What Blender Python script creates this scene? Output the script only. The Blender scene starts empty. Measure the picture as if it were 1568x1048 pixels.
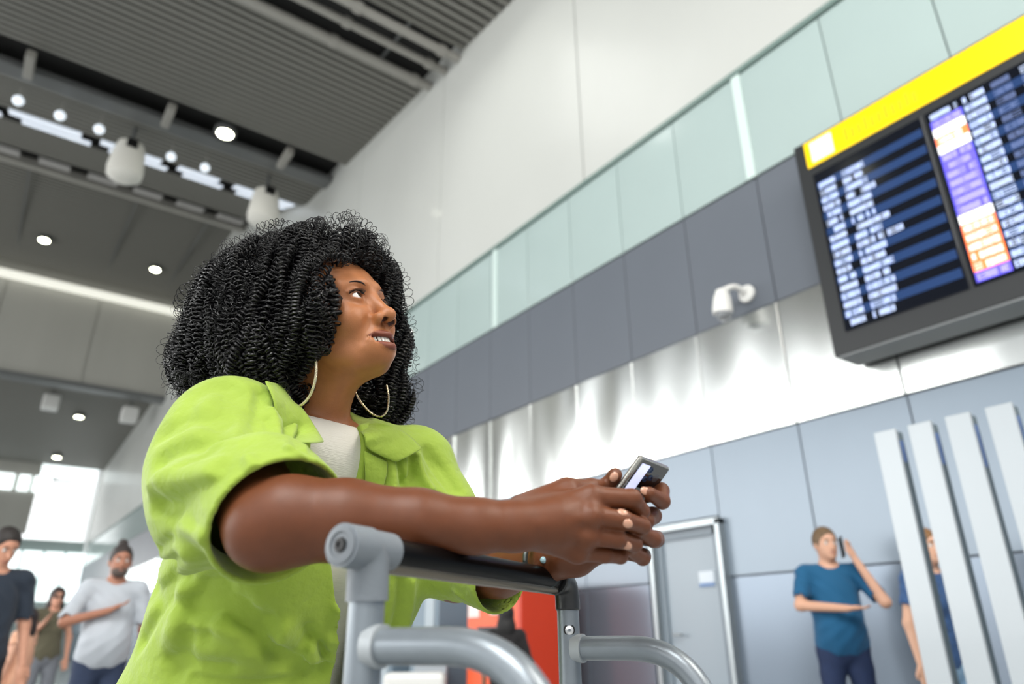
import bpy, bmesh, math, random, time
import numpy as np
from mathutils import Vector, Matrix
from mathutils.bvhtree import BVHTree
T0 = time.time()
rng = np.random.default_rng(7)
random.seed(7)
scene = bpy.context.scene
COL = scene.collection

# ------------------------------------------------------------------ camera
FPX, CX, CY = 1083.0, 784.0, 524.0
AZ, PT, RL = math.radians(36.3), math.radians(22.75), math.radians(-0.5)
CAM = np.array([0.0, 0.0, 0.98])
hd = np.array([math.sin(AZ), math.cos(AZ), 0.0])
Fv = hd * math.cos(PT) + np.array([0, 0, math.sin(PT)])
R0 = np.array([math.cos(AZ), -math.sin(AZ), 0.0])
U0 = np.cross(R0, Fv)
Rv = R0 * math.cos(RL) + U0 * math.sin(RL)
Uv = np.cross(Rv, Fv)
def ray(x, y): return (x - CX) / FPX * Rv - (y - CY) / FPX * Uv + Fv
def P(x, y, z): return CAM + z * ray(x, y)            # point seen at pixel x,y at depth z metres
def onwall(x, y, W): r = ray(x, y); return CAM + r * W / r[0]
def cvec(r, u, f): return r * Rv + u * Uv + f * Fv
cam_d = bpy.data.cameras.new('camera')
cam_o = bpy.data.objects.new('camera', cam_d); COL.objects.link(cam_o)
mw = Matrix(((Rv[0], Uv[0], -Fv[0], CAM[0]), (Rv[1], Uv[1], -Fv[1], CAM[1]), (Rv[2], Uv[2], -Fv[2], CAM[2]), (0, 0, 0, 1)))
cam_o.matrix_world = mw
cam_d.sensor_width = 36.0; cam_d.lens = FPX / 1568.0 * 36.0
cam_d.clip_start = 0.05; cam_d.clip_end = 400
cam_d.dof.use_dof = True; cam_d.dof.focus_distance = 1.10; cam_d.dof.aperture_fstop = 24.9 / 9.0
scene.camera = cam_o
# ------------------------------------------------------------------ world, light, exposure
w = bpy.data.worlds.new('world'); scene.world = w; w.use_nodes = True
bg = w.node_tree.nodes['Background']; bg.inputs[0].default_value = (0.93, 0.97, 1.0, 1); bg.inputs[1].default_value = .86
def area(name, loc, target, sx, sy, power, col=(1, 1, 1)):
    d = bpy.data.lights.new(name, 'AREA'); d.shape = 'RECTANGLE'; d.size = sx; d.size_y = sy; d.energy = power; d.color = col
    o = bpy.data.objects.new(name, d); COL.objects.link(o); o.location = loc
    o.rotation_euler = (Vector(target) - Vector(loc)).to_track_quat('-Z', 'Y').to_euler(); return o
area('added_side_daylight', (-9, -6, 7), (0.5, 1.5, 1.2), 16, 10, 750, (1, .98, .95))  # added lamp for daylight from the unseen left side, aimed at the woman
area('added_side_daylight', (-8, 9, 3.4), (0, 1.2, 1.6), 18, 5, 800, (1, 1, .98))  # added fill lamp low on the left, standing in for daylight
area('added_top_light', (3.0, 7.6, 10.9), (3.4, 7.0, 1.3), 2.4, 2.4, 70, (1, 1, .95))  # added lamp, placed for its soft highlight on the white wall
area('added_top_light', (-4.5, -2.5, 10.6), (0.3, 1.2, 1.3), 6, 5, 1500, (1, 1, .97))  # added lamp to light the woman from above
area('added_side_daylight', (-14, 74, 6), (6, 74, 7), 34, 9, 9000, (1, 1, 1))  # added lamp to brighten the far white wall
area('added_face_light', (3.0, -2.8, 6.0), (0.7, 1.0, 1.4), 3, 3, 290, (1, .93, .84))  # added lamp to light the woman's face
area('added_side_daylight', (-15, 26, 6), (6, 26, 9), 34, 9, 2600, (1, 1, .98))  # added lamp to brighten the upper wall and ceiling
vs = scene.view_settings
vs.view_transform = 'Standard'; vs.look = 'None'; vs.exposure = -0.10; vs.gamma = 1.0; vs.use_curve_mapping = False

# ------------------------------------------------------------------ materials
def lin(c):
    c = np.array(c, float) / 255.0
    return tuple(np.where(c <= 0.04045, c / 12.92, ((c + 0.055) / 1.055) ** 2.4)) + (1.0,)
MATS = {}
def mat(name, rgb, rough=0.5, metal=0.0, noise=None, bump=None, spec=0.5, emit=None, estr=0.0, sub=0.0, attr=None, trans=0.0, coat=0.0, alpha=1.0, sheen=0.0, wpos=False):
    if name in MATS: return MATS[name]
    m = bpy.data.materials.new(name); m.use_nodes = True; nt = m.node_tree; b = nt.nodes['Principled BSDF']
    b.inputs['Base Color'].default_value = lin(rgb); b.inputs['Roughness'].default_value = rough
    b.inputs['Metallic'].default_value = metal; b.inputs['Specular IOR Level'].default_value = spec
    b.inputs['Coat Weight'].default_value = coat; b.inputs['Sheen Weight'].default_value = sheen
    b.inputs['Transmission Weight'].default_value = trans; b.inputs['Alpha'].default_value = alpha
    if sub: b.inputs['Subsurface Weight'].default_value = sub; b.inputs['Subsurface Radius'].default_value = (.012, .005, .003); b.inputs['Subsurface Scale'].default_value = 1.0
    if emit: b.inputs['Emission Color'].default_value = lin(emit); b.inputs['Emission Strength'].default_value = estr
    tc = nt.nodes.new('ShaderNodeTexCoord')
    OBJ = tc.outputs['Object']
    if wpos: OBJ = nt.nodes.new('ShaderNodeNewGeometry').outputs['Position']
    src = None
    if attr:
        a = nt.nodes.new('ShaderNodeAttribute'); a.attribute_name = attr; src = a.outputs['Color']
    if noise:                                   # (scale xyz, amount)
        mp = nt.nodes.new('ShaderNodeMapping'); mp.inputs['Scale'].default_value = noise[0]
        n = nt.nodes.new('ShaderNodeTexNoise'); n.inputs['Scale'].default_value = 1; n.inputs['Detail'].default_value = 5
        nt.links.new(OBJ, mp.inputs[0]); nt.links.new(mp.outputs[0], n.inputs[0])
        mr = nt.nodes.new('ShaderNodeMapRange'); mr.inputs['From Min'].default_value = .3; mr.inputs['From Max'].default_value = .7
        mr.inputs['To Min'].default_value = 1 - noise[1]; mr.inputs['To Max'].default_value = 1 + noise[1] * .6
        nt.links.new(n.outputs[0], mr.inputs[0])
        mx = nt.nodes.new('ShaderNodeMix'); mx.data_type = 'RGBA'; mx.blend_type = 'MULTIPLY'; mx.inputs[0].default_value = 1
        if src: nt.links.new(src, mx.inputs[6])
        else: mx.inputs[6].default_value = lin(rgb)
        nt.links.new(mr.outputs[0], mx.inputs[7]); src = mx.outputs[2]
    if src: nt.links.new(src, b.inputs['Base Color'])
    if bump:                                    # (scale xyz, distance, detail)
        mp = nt.nodes.new('ShaderNodeMapping'); mp.inputs['Scale'].default_value = bump[0]
        n = nt.nodes.new('ShaderNodeTexNoise'); n.inputs['Scale'].default_value = 1; n.inputs['Detail'].default_value = bump[2]
        bn = nt.nodes.new('ShaderNodeBump'); bn.inputs['Distance'].default_value = bump[1]; bn.inputs['Strength'].default_value = 1
        nt.links.new(OBJ, mp.inputs[0]); nt.links.new(mp.outputs[0], n.inputs[0])
        nt.links.new(n.outputs[0], bn.inputs['Height']); nt.links.new(bn.outputs[0], b.inputs['Normal'])
    MATS[name] = m; return m

# ------------------------------------------------------------------ object helpers
ROOTM = {}
def tag(o, label=None, cat=None, group=None, kind=None):
    if label: o['label'] = label
    if cat: o['category'] = cat
    if group: o['group'] = group
    if kind: o['kind'] = kind
    return o
def empty(name, loc, rz=0.0, label=None, cat=None, group=None, kind=None):
    o = bpy.data.objects.new(name, None); COL.objects.link(o); o.location = tuple(loc); o.rotation_euler = (0, 0, rz); o.empty_display_size = .1
    ROOTM[o] = Matrix.Translation(Vector(loc)) @ Matrix.Rotation(rz, 4, 'Z')
    return tag(o, label, cat, group, kind)
def rootm(o):
    while o.parent: o = o.parent
    return ROOTM.get(o, Matrix.Identity(4))
def mesh(name, V, Fc, m, parent=None, smooth=False, world=True, attr=None, label=None, kind=None, attrs=None):
    V = np.asarray(V, dtype=np.float64).reshape(-1, 3)
    if parent is not None and world:
        Mi = np.array(rootm(parent).inverted()); V = V @ Mi[:3, :3].T + Mi[:3, 3]
    me = bpy.data.meshes.new(name)
    if isinstance(Fc, np.ndarray):
        nf, k = Fc.shape
        me.vertices.add(len(V)); me.vertices.foreach_set('co', V.astype(np.float32).ravel())
        me.loops.add(nf * k); me.loops.foreach_set('vertex_index', Fc.astype(np.int32).ravel())
        me.polygons.add(nf); me.polygons.foreach_set('loop_start', np.arange(0, nf * k, k, dtype=np.int32))
        me.update(calc_edges=True)
    else:
        me.from_pydata([tuple(v) for v in V], [], [tuple(f) for f in Fc]); me.update()
    if smooth: me.polygons.foreach_set('use_smooth', [True] * len(me.polygons))
    if attr is not None:
        a = me.color_attributes.new('Col', 'FLOAT_COLOR', 'POINT')
        a.data.foreach_set('color', np.c_[attr, np.ones(len(attr))].astype(np.float32).ravel())
    if m: me.materials.append(m)
    o = bpy.data.objects.new(name, me); COL.objects.link(o)
    if parent is not None: o.parent = parent
    return tag(o, label, kind=kind)
class MB:
    """collects boxes, tubes, lathes into one mesh"""
    def __init__(s): s.V = []; s.F = []
    def add(s, V, F):
        n = len(s.V); s.V += [tuple(map(float, v)) for v in V]; s.F += [tuple(int(i) + n for i in f) for f in F]; return s
    def box(s, a, b, ax=None):
        a = np.array(a, float); b = np.array(b, float)
        V = [(x, y, z) for x in (a[0], b[0]) for y in (a[1], b[1]) for z in (a[2], b[2])]
        return s.add(V, [(0, 1, 3, 2), (4, 6, 7, 5), (0, 4, 5, 1), (2, 3, 7, 6), (0, 2, 6, 4), (1, 5, 7, 3)])
    def obox(s, c, ex, ey, ez):
        c, ex, ey, ez = [np.array(q, float) for q in (c, ex, ey, ez)]
        V = [c + i * ex + j * ey + k * ez for i in (-1, 1) for j in (-1, 1) for k in (-1, 1)]
        return s.add(V, [(0, 1, 3, 2), (4, 6, 7, 5), (0, 4, 5, 1), (2, 3, 7, 6), (0, 2, 6, 4), (1, 5, 7, 3)])
    def tube(s, pts, r, n=16, cap=True, round_=False):
        pts = [np.array(p, float) for p in pts]; L = len(pts)
        rs = r if hasattr(r, '__len__') else [r] * L
        if round_:
            d0 = pts[0] - pts[1]; d0 /= np.linalg.norm(d0); d1 = pts[-1] - pts[-2]; d1 /= np.linalg.norm(d1)
            a = [(.5, .87), (.87, .5), (.98, .2)]
            pts = [pts[0] + d0 * rs[0] * q for q, _ in reversed(a)] + pts + [pts[-1] + d1 * rs[-1] * q for q, _ in a]
            rs = [rs[0] * q for _, q in reversed(a)] + list(rs) + [rs[-1] * q for _, q in a]; L = len(pts)
        T = [pts[min(i + 1, L - 1)] - pts[max(i - 1, 0)] for i in range(L)]; T = [t / np.linalg.norm(t) for t in T]
        u = np.cross(T[0], (0, 0, 1.)); 
        if np.linalg.norm(u) < .1: u = np.cross(T[0], (1., 0, 0))
        u /= np.linalg.norm(u); V = []
        for i in range(L):
            u = u - T[i] * (u @ T[i]); u /= np.linalg.norm(u); v = np.cross(T[i], u)
            for k in range(n):
                a = 2 * math.pi * k / n; V.append(pts[i] + rs[i] * (math.cos(a) * u + math.sin(a) * v))
        F = [(i * n + k, i * n + (k + 1) % n, (i + 1) * n + (k + 1) % n, (i + 1) * n + k) for i in range(L - 1) for k in range(n)]
        if cap: F += [tuple(range(n))[::-1], tuple((L - 1) * n + k for k in range(n))]
        return s.add(V, F)
    def lathe(s, c, axis, prof, n=20):          # prof: (dist along axis, radius)
        axis = np.array(axis, float); axis /= np.linalg.norm(axis); c = np.array(c, float)
        u = np.cross(axis, (0, 0, 1.)); 
        if np.linalg.norm(u) < .1: u = np.cross(axis, (1., 0, 0))
        u /= np.linalg.norm(u); v = np.cross(axis, u); V = []
        for d, r in prof:
            for k in range(n):
                a = 2 * math.pi * k / n; V.append(c + axis * d + r * (math.cos(a) * u + math.sin(a) * v))
        L = len(prof)
        F = [(i * n + k, i * n + (k + 1) % n, (i + 1) * n + (k + 1) % n, (i + 1) * n + k) for i in range(L - 1) for k in range(n)]
        F += [tuple(range(n))[::-1], tuple((L - 1) * n + k for k in range(n))]
        return s.add(V, F)
    def ball(s, c, r, n=12, M=None):
        r = np.array(r if hasattr(r, '__len__') else (r, r, r), float); V = []; F = []
        h = n // 2
        for i in range(h + 1):
            t = math.pi * i / h
            for k in range(n):
                a = 2 * math.pi * k / n; q = np.array([math.sin(t) * math.cos(a), math.sin(t) * math.sin(a), math.cos(t)]) * r
                V.append(np.array(c) + (q if M is None else q @ M))
        F = [(i * n + k, (i + 1) * n + k, (i + 1) * n + (k + 1) % n, i * n + (k + 1) % n) for i in range(h) for k in range(n)]
        return s.add(V, F)
    def build(s, name, m, parent=None, smooth=False, bevel=0, world=True, label=None, kind=None, seg=2, auto=True):
        o = mesh(name, s.V, s.F, m, parent, smooth, world, label=label, kind=kind)
        bm = bmesh.new(); bm.from_mesh(o.data); bmesh.ops.remove_doubles(bm, verts=bm.verts, dist=1e-6); bmesh.ops.recalc_face_normals(bm, faces=bm.faces)
        if smooth and auto:
            for e in bm.edges:
                if len(e.link_faces) == 2 and e.calc_face_angle(0) > math.radians(40): e.smooth = False
        bm.to_mesh(o.data); bm.free()
        if bevel:
            md = o.modifiers.new('bevel', 'BEVEL'); md.width = bevel; md.segments = seg; md.limit_method = 'ANGLE'
        return o
def bez(pts, n=8):
    """smooth catmull-rom path through pts"""
    p = [np.array(q, float) for q in pts]; p = [2 * p[0] - p[1]] + p + [2 * p[-1] - p[-2]]; out = []
    for i in range(1, len(p) - 2):
        for k in range(n):
            t = k / n; a, b, c, d = p[i - 1], p[i], p[i + 1], p[i + 2]
            out.append(.5 * ((2 * b) + (-a + c) * t + (2 * a - 5 * b + 4 * c - d) * t * t + (-a + 3 * b - 3 * c + d) * t ** 3))
    out.append(p[-2]); return out
def corner(a, b, c, r, n=8):
    """rounded corner at b"""
    a, b, c = [np.array(q, float) for q in (a, b, c)]
    u = (a - b) / np.linalg.norm(a - b); v = (c - b) / np.linalg.norm(c - b); p0 = b + u * r; p2 = b + v * r
    return [(1 - t) ** 2 * p0 + 2 * t * (1 - t) * b + t * t * p2 for t in np.linspace(0, 1, n)]

# ------------------------------------------------------------------ signed distance modelling
f32 = np.float32
def smin(a, b, k):
    if k <= 0: return np.minimum(a, b)
    h = np.maximum(k - np.abs(a - b), 0) / k; return np.minimum(a, b) - h * h * k * .25
def smax(a, b, k): return -smin(-a, -b, k)
class SDF:
    def __init__(s): s.ops = []
    def cone(s, a, b, ra, rb=None, k=.01, sub=False):
        rb = ra if rb is None else rb
        a = np.array(a, f32); b = np.array(b, f32); ba = b - a; L = max(float(ba @ ba), 1e-9)
        def fn(p):
            pa = p - a; h = np.clip((pa @ ba) / L, 0, 1)
            return np.sqrt(((pa - h[..., None] * ba) ** 2).sum(-1)) - (ra + (rb - ra) * h)
        s.ops.append(('s' if sub else 'u', fn, (a + b) / 2, math.sqrt(L) / 2 + max(ra, rb), k)); return s
    def chain(s, pts, rs, k=.01):
        for i in range(len(pts) - 1): s.cone(pts[i], pts[i + 1], rs[i], rs[i + 1], k)
        return s
    def ell(s, c, r, M=None, k=.01, sub=False):
        c = np.array(c, f32); r = np.array(r if hasattr(r, '__len__') else (r,) * 3, f32)
        Mt = None if M is None else np.array(M, f32)
        def fn(p):
            q = p - c
            if Mt is not None: q = q @ Mt.T
            k0 = np.sqrt(((q / r) ** 2).sum(-1)) + 1e-9; k1 = np.sqrt(((q / (r * r)) ** 2).sum(-1)) + 1e-9
            return k0 * (k0 - 1) / k1
        s.ops.append(('s' if sub else 'u', fn, c, float(r.max()), k)); return s
    def cut(s, fn, k=.002, c=None, R=1e3): s.ops.append(('x', fn, np.zeros(3, f32) if c is None else np.array(c, f32), R, k)); return s
    def disp(s, fn, c=None, R=1e3): s.ops.append(('d', fn, np.zeros(3, f32) if c is None else np.array(c, f32), R, 0)); return s
    def shell(s, t): s.ops.append(('h', t, np.zeros(3, f32), 1e3, 0)); return s
    def ev(s, p, bc=None, bh=0):
        D = np.full(p.shape[:-1], .5, f32); Wd = np.zeros(p.shape[:-1], f32) if any(o[0] == 'w' for o in s.ops) else None
        for typ, fn, c, R, k in s.ops:
            if typ == 'b': Bs = D.copy(); continue
            if typ == 'W': D = D + np.clip(Wd, -.016, fn); continue
            if typ == 'i': D = smax(D, -(Bs + fn), .002); continue
            if bc is None or R > 100: sel = slice(None)
            else:
                sel = np.nonzero(((bc - c) ** 2).sum(-1) < (R + bh + k + .03) ** 2)[0]
                if len(sel) == 0: continue
            v = fn(p[sel])
            if typ == 'u': D[sel] = smin(D[sel], v, k)
            elif typ == 's': D[sel] = smax(D[sel], -v, k)
            elif typ == 'x': D[sel] = smax(D[sel], v, k)
            elif typ == 'w': Wd[sel] += v
            else: D[sel] = D[sel] + v
        return D
    def mesh(s, lo, hi, res, B=8):
        lo = np.array(lo, f32); nb = np.ceil((np.array(hi) - lo) / (res * B)).astype(int); n = nb * B
        ii = np.stack(np.meshgrid(*[np.arange(k) for k in nb], indexing='ij'), -1).reshape(-1, 3)
        bc = lo + (ii + .5 - .5 / B) * (res * B); bc = bc.astype(f32); bh = res * B * .87
        dc = s.ev(bc[:, None, :], bc, bh)[:, 0]
        D = np.repeat(np.repeat(np.repeat(dc.reshape(nb), B, 0), B, 1), B, 2).astype(f32)
        # shells flip sign fast: judge nearness generously
        act = np.nonzero(np.abs(dc) < bh * 1.45 + res)[0]
        off = np.stack(np.meshgrid(*[np.arange(B)] * 3, indexing='ij'), -1).reshape(-1, 3)
        for i0 in range(0, len(act), 3000):
            a = act[i0:i0 + 3000]; base = ii[a] * B
            p = (lo + (base[:, None, :] + off[None]) * res).astype(f32)
            v = s.ev(p, bc[a], bh)
            g = base[:, None, :] + off[None]
            D[g[..., 0], g[..., 1], g[..., 2]] = v
        return surfnet(D, lo, res)
def surfnet(D, lo, res):
    I = D < 0
    S = np.zeros(tuple(np.array(D.shape) - 1), np.int8)
    sl = [slice(0, -1), slice(1, None)]
    for a in (0, 1):
        for b in (0, 1):
            for c in (0, 1): S += I[sl[a], sl[b], sl[c]]
    act = (S > 0) & (S < 8); idx = np.argwhere(act); N = len(idx)
    cn = np.array([(a, b, c) for a in (0, 1) for b in (0, 1) for c in (0, 1)])
    g = idx[:, None, :] + cn[None]; vals = D[g[..., 0], g[..., 1], g[..., 2]]
    pos = np.zeros((N, 3), f32); cnt = np.zeros(N, f32)
    for i in range(8):
        for j in range(i + 1, 8):
            if np.abs(cn[i] - cn[j]).sum() != 1: continue
            va, vb = vals[:, i], vals[:, j]; m = (va < 0) != (vb < 0)
            t = np.where(m, va / np.where(m, va - vb, 1), 0)[:, None]
            pos += np.where(m[:, None], cn[i] + t * (cn[j] - cn[i]), 0); cnt += m
    V = lo + (idx + pos / cnt[:, None]) * res
    G = np.full(act.shape, -1, np.int32); G[act] = np.arange(N, dtype=np.int32)
    Fs = []
    for ax in range(3):
        u, v = [(1, 2), (2, 0), (0, 1)][ax]
        s0 = [slice(1, -1)] * 3; s0[ax] = slice(0, -1); s1 = list(s0); s1[ax] = slice(1, None)
        A = I[tuple(s0)]; Bq = I[tuple(s1)]
        for flip in (0, 1):
            e = np.argwhere((A & ~Bq) if not flip else (~A & Bq))
            if len(e) == 0: continue
            e[:, u] += 1; e[:, v] += 1
            def q(du, dv):
                w_ = e.copy(); w_[:, u] -= du; w_[:, v] -= dv
                w_ = np.minimum(w_, np.array(G.shape) - 1); return G[w_[:, 0], w_[:, 1], w_[:, 2]]
            f = np.stack([q(1, 1), q(0, 1), q(0, 0), q(1, 0)], -1)
            if flip: f = f[:, ::-1]
            f = f[(f >= 0).all(1)]; Fs.append(f)
    return V.astype(np.float64), np.concatenate(Fs)

# ================================================================== STRUCTURE
WX = 5.7
M_white = mat('white_wall_panel', (198, 200, 196), .38, 0, ((.25, .35, .2), .05), ((.35, .5, .3), .03, 1), spec=.5, coat=.06, wpos=True)
M_dark = mat('dark_grey_panel', (98, 104, 113), .45, 0, ((.6, .8, .5), .05))
M_low = mat('blue_grey_panel', (134, 147, 160), .30, .15, ((.6, .8, .5), .04), None)
M_low2 = mat('blue_grey_gloss_panel', (120, 132, 146), .24, .36, ((.6, .8, .5), .04), None)
M_steel = mat('polished_steel', (228, 231, 229), .22, 1.0, None, ((.9, 1.1, .35), .10, 1.2), wpos=True)
M_glass = mat('frosted_green_glass', (172, 189, 187), .12, 0, ((.4, .5, .3), .06), spec=.6)
M_joint = mat('dark_joint', (62, 66, 70), .6)
M_ceil = mat('ceiling_void', (26, 26, 26), .8)
M_slat = mat('ceiling_slat', (128, 127, 121), .55, .1)
M_floor = mat('polished_floor', (165, 168, 168), .15, 0, ((.5, .5, .5), .08))
M_wpaint = mat('white_paint', (225, 225, 222), .4)
M_glow = mat('lamp_lens', (255, 255, 240), .3, emit=(255, 255, 232), estr=14)
M_glow2 = mat('reflection_glow', (255, 250, 240), .3, emit=(255, 250, 240), estr=1.6)
M_sky = mat('skylight_pane', (205, 212, 222), .3, emit=(215, 224, 236), estr=.85)
M_win = mat('daylit_window', (240, 250, 250), .2, emit=(240, 250, 250), estr=1.6)
M_black = mat('black_plastic', (14, 14, 15), .35)
M_beam = mat('beam_paint', (150, 148, 142), .5)
M_rail = mat('grey_rail', (110, 112, 112), .45, .3)
M_bulk = mat('bulkhead_panel', (176, 175, 168), .5, 0, ((.8, .1, .1), .05))

def box_obj(name, a, b, m, parent=None, bevel=0, **k): return MB().box(a, b).build(name, m, parent, bevel=bevel, **k)
fl = box_obj('floor', (-30, -14, -.1), (WX + .3, 140, 0), M_floor); tag(fl, 'pale polished terminal floor', kind='structure')
wr = box_obj('wall_right', (WX + .02, -14, -.1), (WX + .4, 54, 18), M_joint); tag(wr, 'tall terminal wall of stacked panel bands', kind='structure')
ROW = [  # name, z0, z1, material, x proud
    ('blue_grey_panel', 0.02, 1.485, M_low2, 0), ('blue_grey_panel', 1.497, 2.735, M_low, 0),
    ('steel_panel', 2.745, 3.945, M_steel, .012), ('dark_grey_panel', 3.96, 5.385, M_dark, 0), ('glass_panel', 5.41, 6.76, M_glass, .006)]
PY = .9755; Y0 = 3.44
door_y = (4.40, 5.29)
for nm, z0, z1, m, pr in ROW:
    step = PY
    base = MB().box((-.012, .006, z0), (.02, step - .006, z1)).build(nm, m, wr, bevel=.003, seg=1, world=False)
    first = True
    for k in range(-6, 27):
        y = Y0 + k * step
        if nm == 'blue_grey_panel' and (abs(y - 4.4155) < .1):      # door bay
            continue
        o = base if first else base.copy()
        if not first: COL.objects.link(o)
        first = False; o.location = (WX + .01 - pr, y, 0)
        if nm == 'steel_panel': o.rotation_euler = (0, random.uniform(-.003, .003), random.uniform(-.012, .012))
    y = Y0 + 27 * step
    MB().box((WX - pr, y, z0), (WX + .02, 54, z1)).build(nm, m, wr)
    MB().box((WX - pr, -14, z0), (WX + .02, Y0 - 6 * step, z1)).build(nm, m, wr)
# the door bay filler beside/above the door
MB().box((WX - .002, 4.42, 2.06), (WX + .02, 5.385, 2.735)).build('blue_grey_panel', M_low, wr)
# upper white wall, large sheets
for i, y in enumerate(np.arange(-14, 54, 4.0)):
    MB().box((WX - .03, y + .01, 6.83), (WX + .02, y + 3.99, 18)).build('white_panel', M_white, wr, bevel=.006, seg=1)
MB().box((WX - .05, -14, 6.765), (WX + .02, 54, 6.825)).build('joint_strip', mat('green_edge', (120, 140, 135), .4), wr)
for i, y in enumerate((3.42, 8.12, 12.85, 17.6, 22.3, -1.3)):
    tp = MB().box((WX - .03, y, 5.40), (WX + .012, y + .11, 6.77)).build('trim_%d' % (i + 1), mat('pale_mullion', (205, 222, 218), .4), None, bevel=.004)
    tag(tp, 'pale vertical mullion in the green glass band', kind='structure')

# ceiling profile (y,z)
PROF = [(-14, 11.0), (7.7, 11.69), (18, 12.97), (27, 16.75), (36, 16.75)]
PROF2 = [(36.3, 12.6), (39.3, 12.4), (54, 11.5)]
def cz(y, prof=None):
    pr = PROF if y < 36.1 else PROF2
    return float(np.interp(y, [a for a, b in pr], [b for a, b in pr]))
cb = MB()
for pr in (PROF, PROF2):
    for (a, za), (b, zb) in zip(pr, pr[1:]):
        cb.add([(-22, a, za + .35), (WX + .3, a, za + .35), (WX + .3, b, zb + .35), (-22, b, zb + .35), (-22, a, za + .6), (WX + .3, a, za + .6), (WX + .3, b, zb + .6), (-22, b, zb + .6)],
               [(0, 1, 2, 3), (4, 7, 6, 5), (0, 4, 5, 1), (3, 2, 6, 7), (0, 3, 7, 4), (1, 5, 6, 2)])
ceil = cb.build('ceiling', M_ceil); tag(ceil, 'dark ceiling above open slats', kind='structure')
GAPS = [(15.1, 15.95), (18.5, 20.1), (24.2, 26.2), (9.3, 10.9)]
sb = MB(); y = 3.0
while y < 53.8:
    if not any(a < y < b for a, b in GAPS) and not (35.7 < y < 36.6):
        z = cz(y); sl = (cz(y + .05) - cz(y - .05)) / .1
        sb.obox((-7.7, y, z + .06), (13.4, 0, 0), (0, .06, .06 * sl), (0, 0, .045))
    y += .215
sb.build('slat', M_slat, ceil, kind='stuff')
jb = MB()
for x in (-12, -8.5, -5, -1.5, 2.0, 4.6):
    for a, b in ((3, 15), (16.1, 18.4), (20.2, 24.1), (26.3, 35.6), (36.7, 53)):
        jb.obox((x, (a + b) / 2, (cz(a) + cz(b)) / 2 + .1), (.03, 0, 0), (0, (b - a) / 2, (cz(b) - cz(a)) / 2), (0, 0, .02))
jb.build('cross_runner', M_rail, ceil)
# bulkheads
bk = box_obj('wall_upper_step', (-22, 36, 11.75), (WX, 36.3, 17.2), M_bulk); tag(bk, 'light grey bulkhead step across the hall', kind='structure')
for k in range(7):
    MB().box((-20 + k * 3.7, 35.95, 11.8), (-16.4 + k * 3.7, 36.0, 16.1)).build('bulkhead_panel', M_bulk, bk, bevel=.01, seg=1)
MB().box((-22, 35.4, 16.05), (WX - .1, 35.98, 16.25)).build('lit_edge', mat('lit_edge_glow', (235, 235, 225), .4, emit=(245, 244, 232), estr=.75), bk)  # bulkhead edge lit by the skylight, its brightness put in as glow
MB().box((-22, 35.7, 11.55), (WX, 36.4, 11.78)).build('lower_lip', M_rail, bk)
bk2 = box_obj('wall_far_step', (-22, 54, 7.2), (2.2, 54.3, 12.0), M_bulk); tag(bk2, 'grey bulkhead at the far end of the hall', kind='structure')
for i, (a, b) in enumerate(((-3.2, 0.9), (1.15, 1.75), (1.95, 2.9), (-8, -3.6))):
    o = MB().box((a, 53.85, 9.75), (b, 54.0, 10.75)).build('window_%d' % (i + 1), M_win, None, bevel=.02); tag(o, 'bright far clerestory window', kind='structure')
# far curved white wall continuing the right wall
cv = MB(); pth = [(5.7, 54), (5.0, 57), (4.0, 60), (3.2, 64), (2.2, 72), (1.6, 86), (1.3, 100)]
pth = bez([(a, b, 0) for a, b in pth], 4)
V = []; Fq = []
for i, p in enumerate(pth):
    t = i / (len(pth) - 1)
    for j in range(7):
        s_ = j / 6; z = 4.0 + s_ * (7.6 + 2 * t); V.append((p[0] - 1.2 * (1 - s_) ** 2 * t, p[1], z))
for i in range(len(pth) - 1):
    for j in range(6): Fq.append((i * 7 + j, (i + 1) * 7 + j, (i + 1) * 7 + j + 1, i * 7 + j + 1))
o = mesh('wall_far_curve', V, Fq, mat('white_wall_glow', (235, 238, 238), .4, emit=(226, 230, 230), estr=.42), smooth=True); tag(o, 'white curved wall far down the hall', kind='structure')  # glow put in for the daylight falling on this wall
md = o.modifiers.new('s', 'SOLIDIFY'); md.thickness = .2
o = MB().box((2.0, 54.4, 11.0), (5.75, 55.0, 12.2)).build('trim_7', M_win); tag(o, 'glowing strip for a reflection where the far white wall meets the ceiling', kind='structure')  # reflection in the wall, put in as a glowing strip
# far end wall with windows
ew = box_obj('wall_end', (-40, 128, -.1), (20, 128.4, 14), mat('end_wall', (150, 158, 165), .6)); tag(ew, 'distant hazy end wall', kind='structure')
for k in range(9):
    MB().box((-22 + k * 4.6, 127.7, 1.2), (-18.2 + k * 4.6, 128, 6.5)).build('window_pane', M_win, ew)
far = box_obj('wall_far_glazing', (1.0, 54.0, 0), (5.7, 54.2, 6.9), M_glass); tag(far, 'pale glazed screen far down the right side', kind='structure')
for k in range(4):
    MB().box((1.2 + k * 1.15, 53.9, 3.3), (2.2 + k * 1.15, 54.0, 6.2)).build('window_pane', M_win, far)
# soffit over the far hall to stop open sky
o = box_obj('ceiling_far', (-22, 54.3, 12.0), (8, 128, 12.4), M_ceil); tag(o, 'dark ceiling of the far hall', kind='structure')

wl = box_obj('wall_left', (-22.4, -14, 0), (-22.0, 128, .5), M_bulk); tag(wl, 'low sill of the tall glazed left side of the hall', kind='structure')
for k in range(18):
    MB().box((-22.3, -13.8 + k * 4, .5), (-22.05, -13.6 + k * 4, 16)).build('mullion', M_rail, wl)
for z in (4.0, 8.0): MB().box((-22.25, -14, z), (-22.1, 56, z + .12)).build('transom', M_rail, wl)
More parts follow.
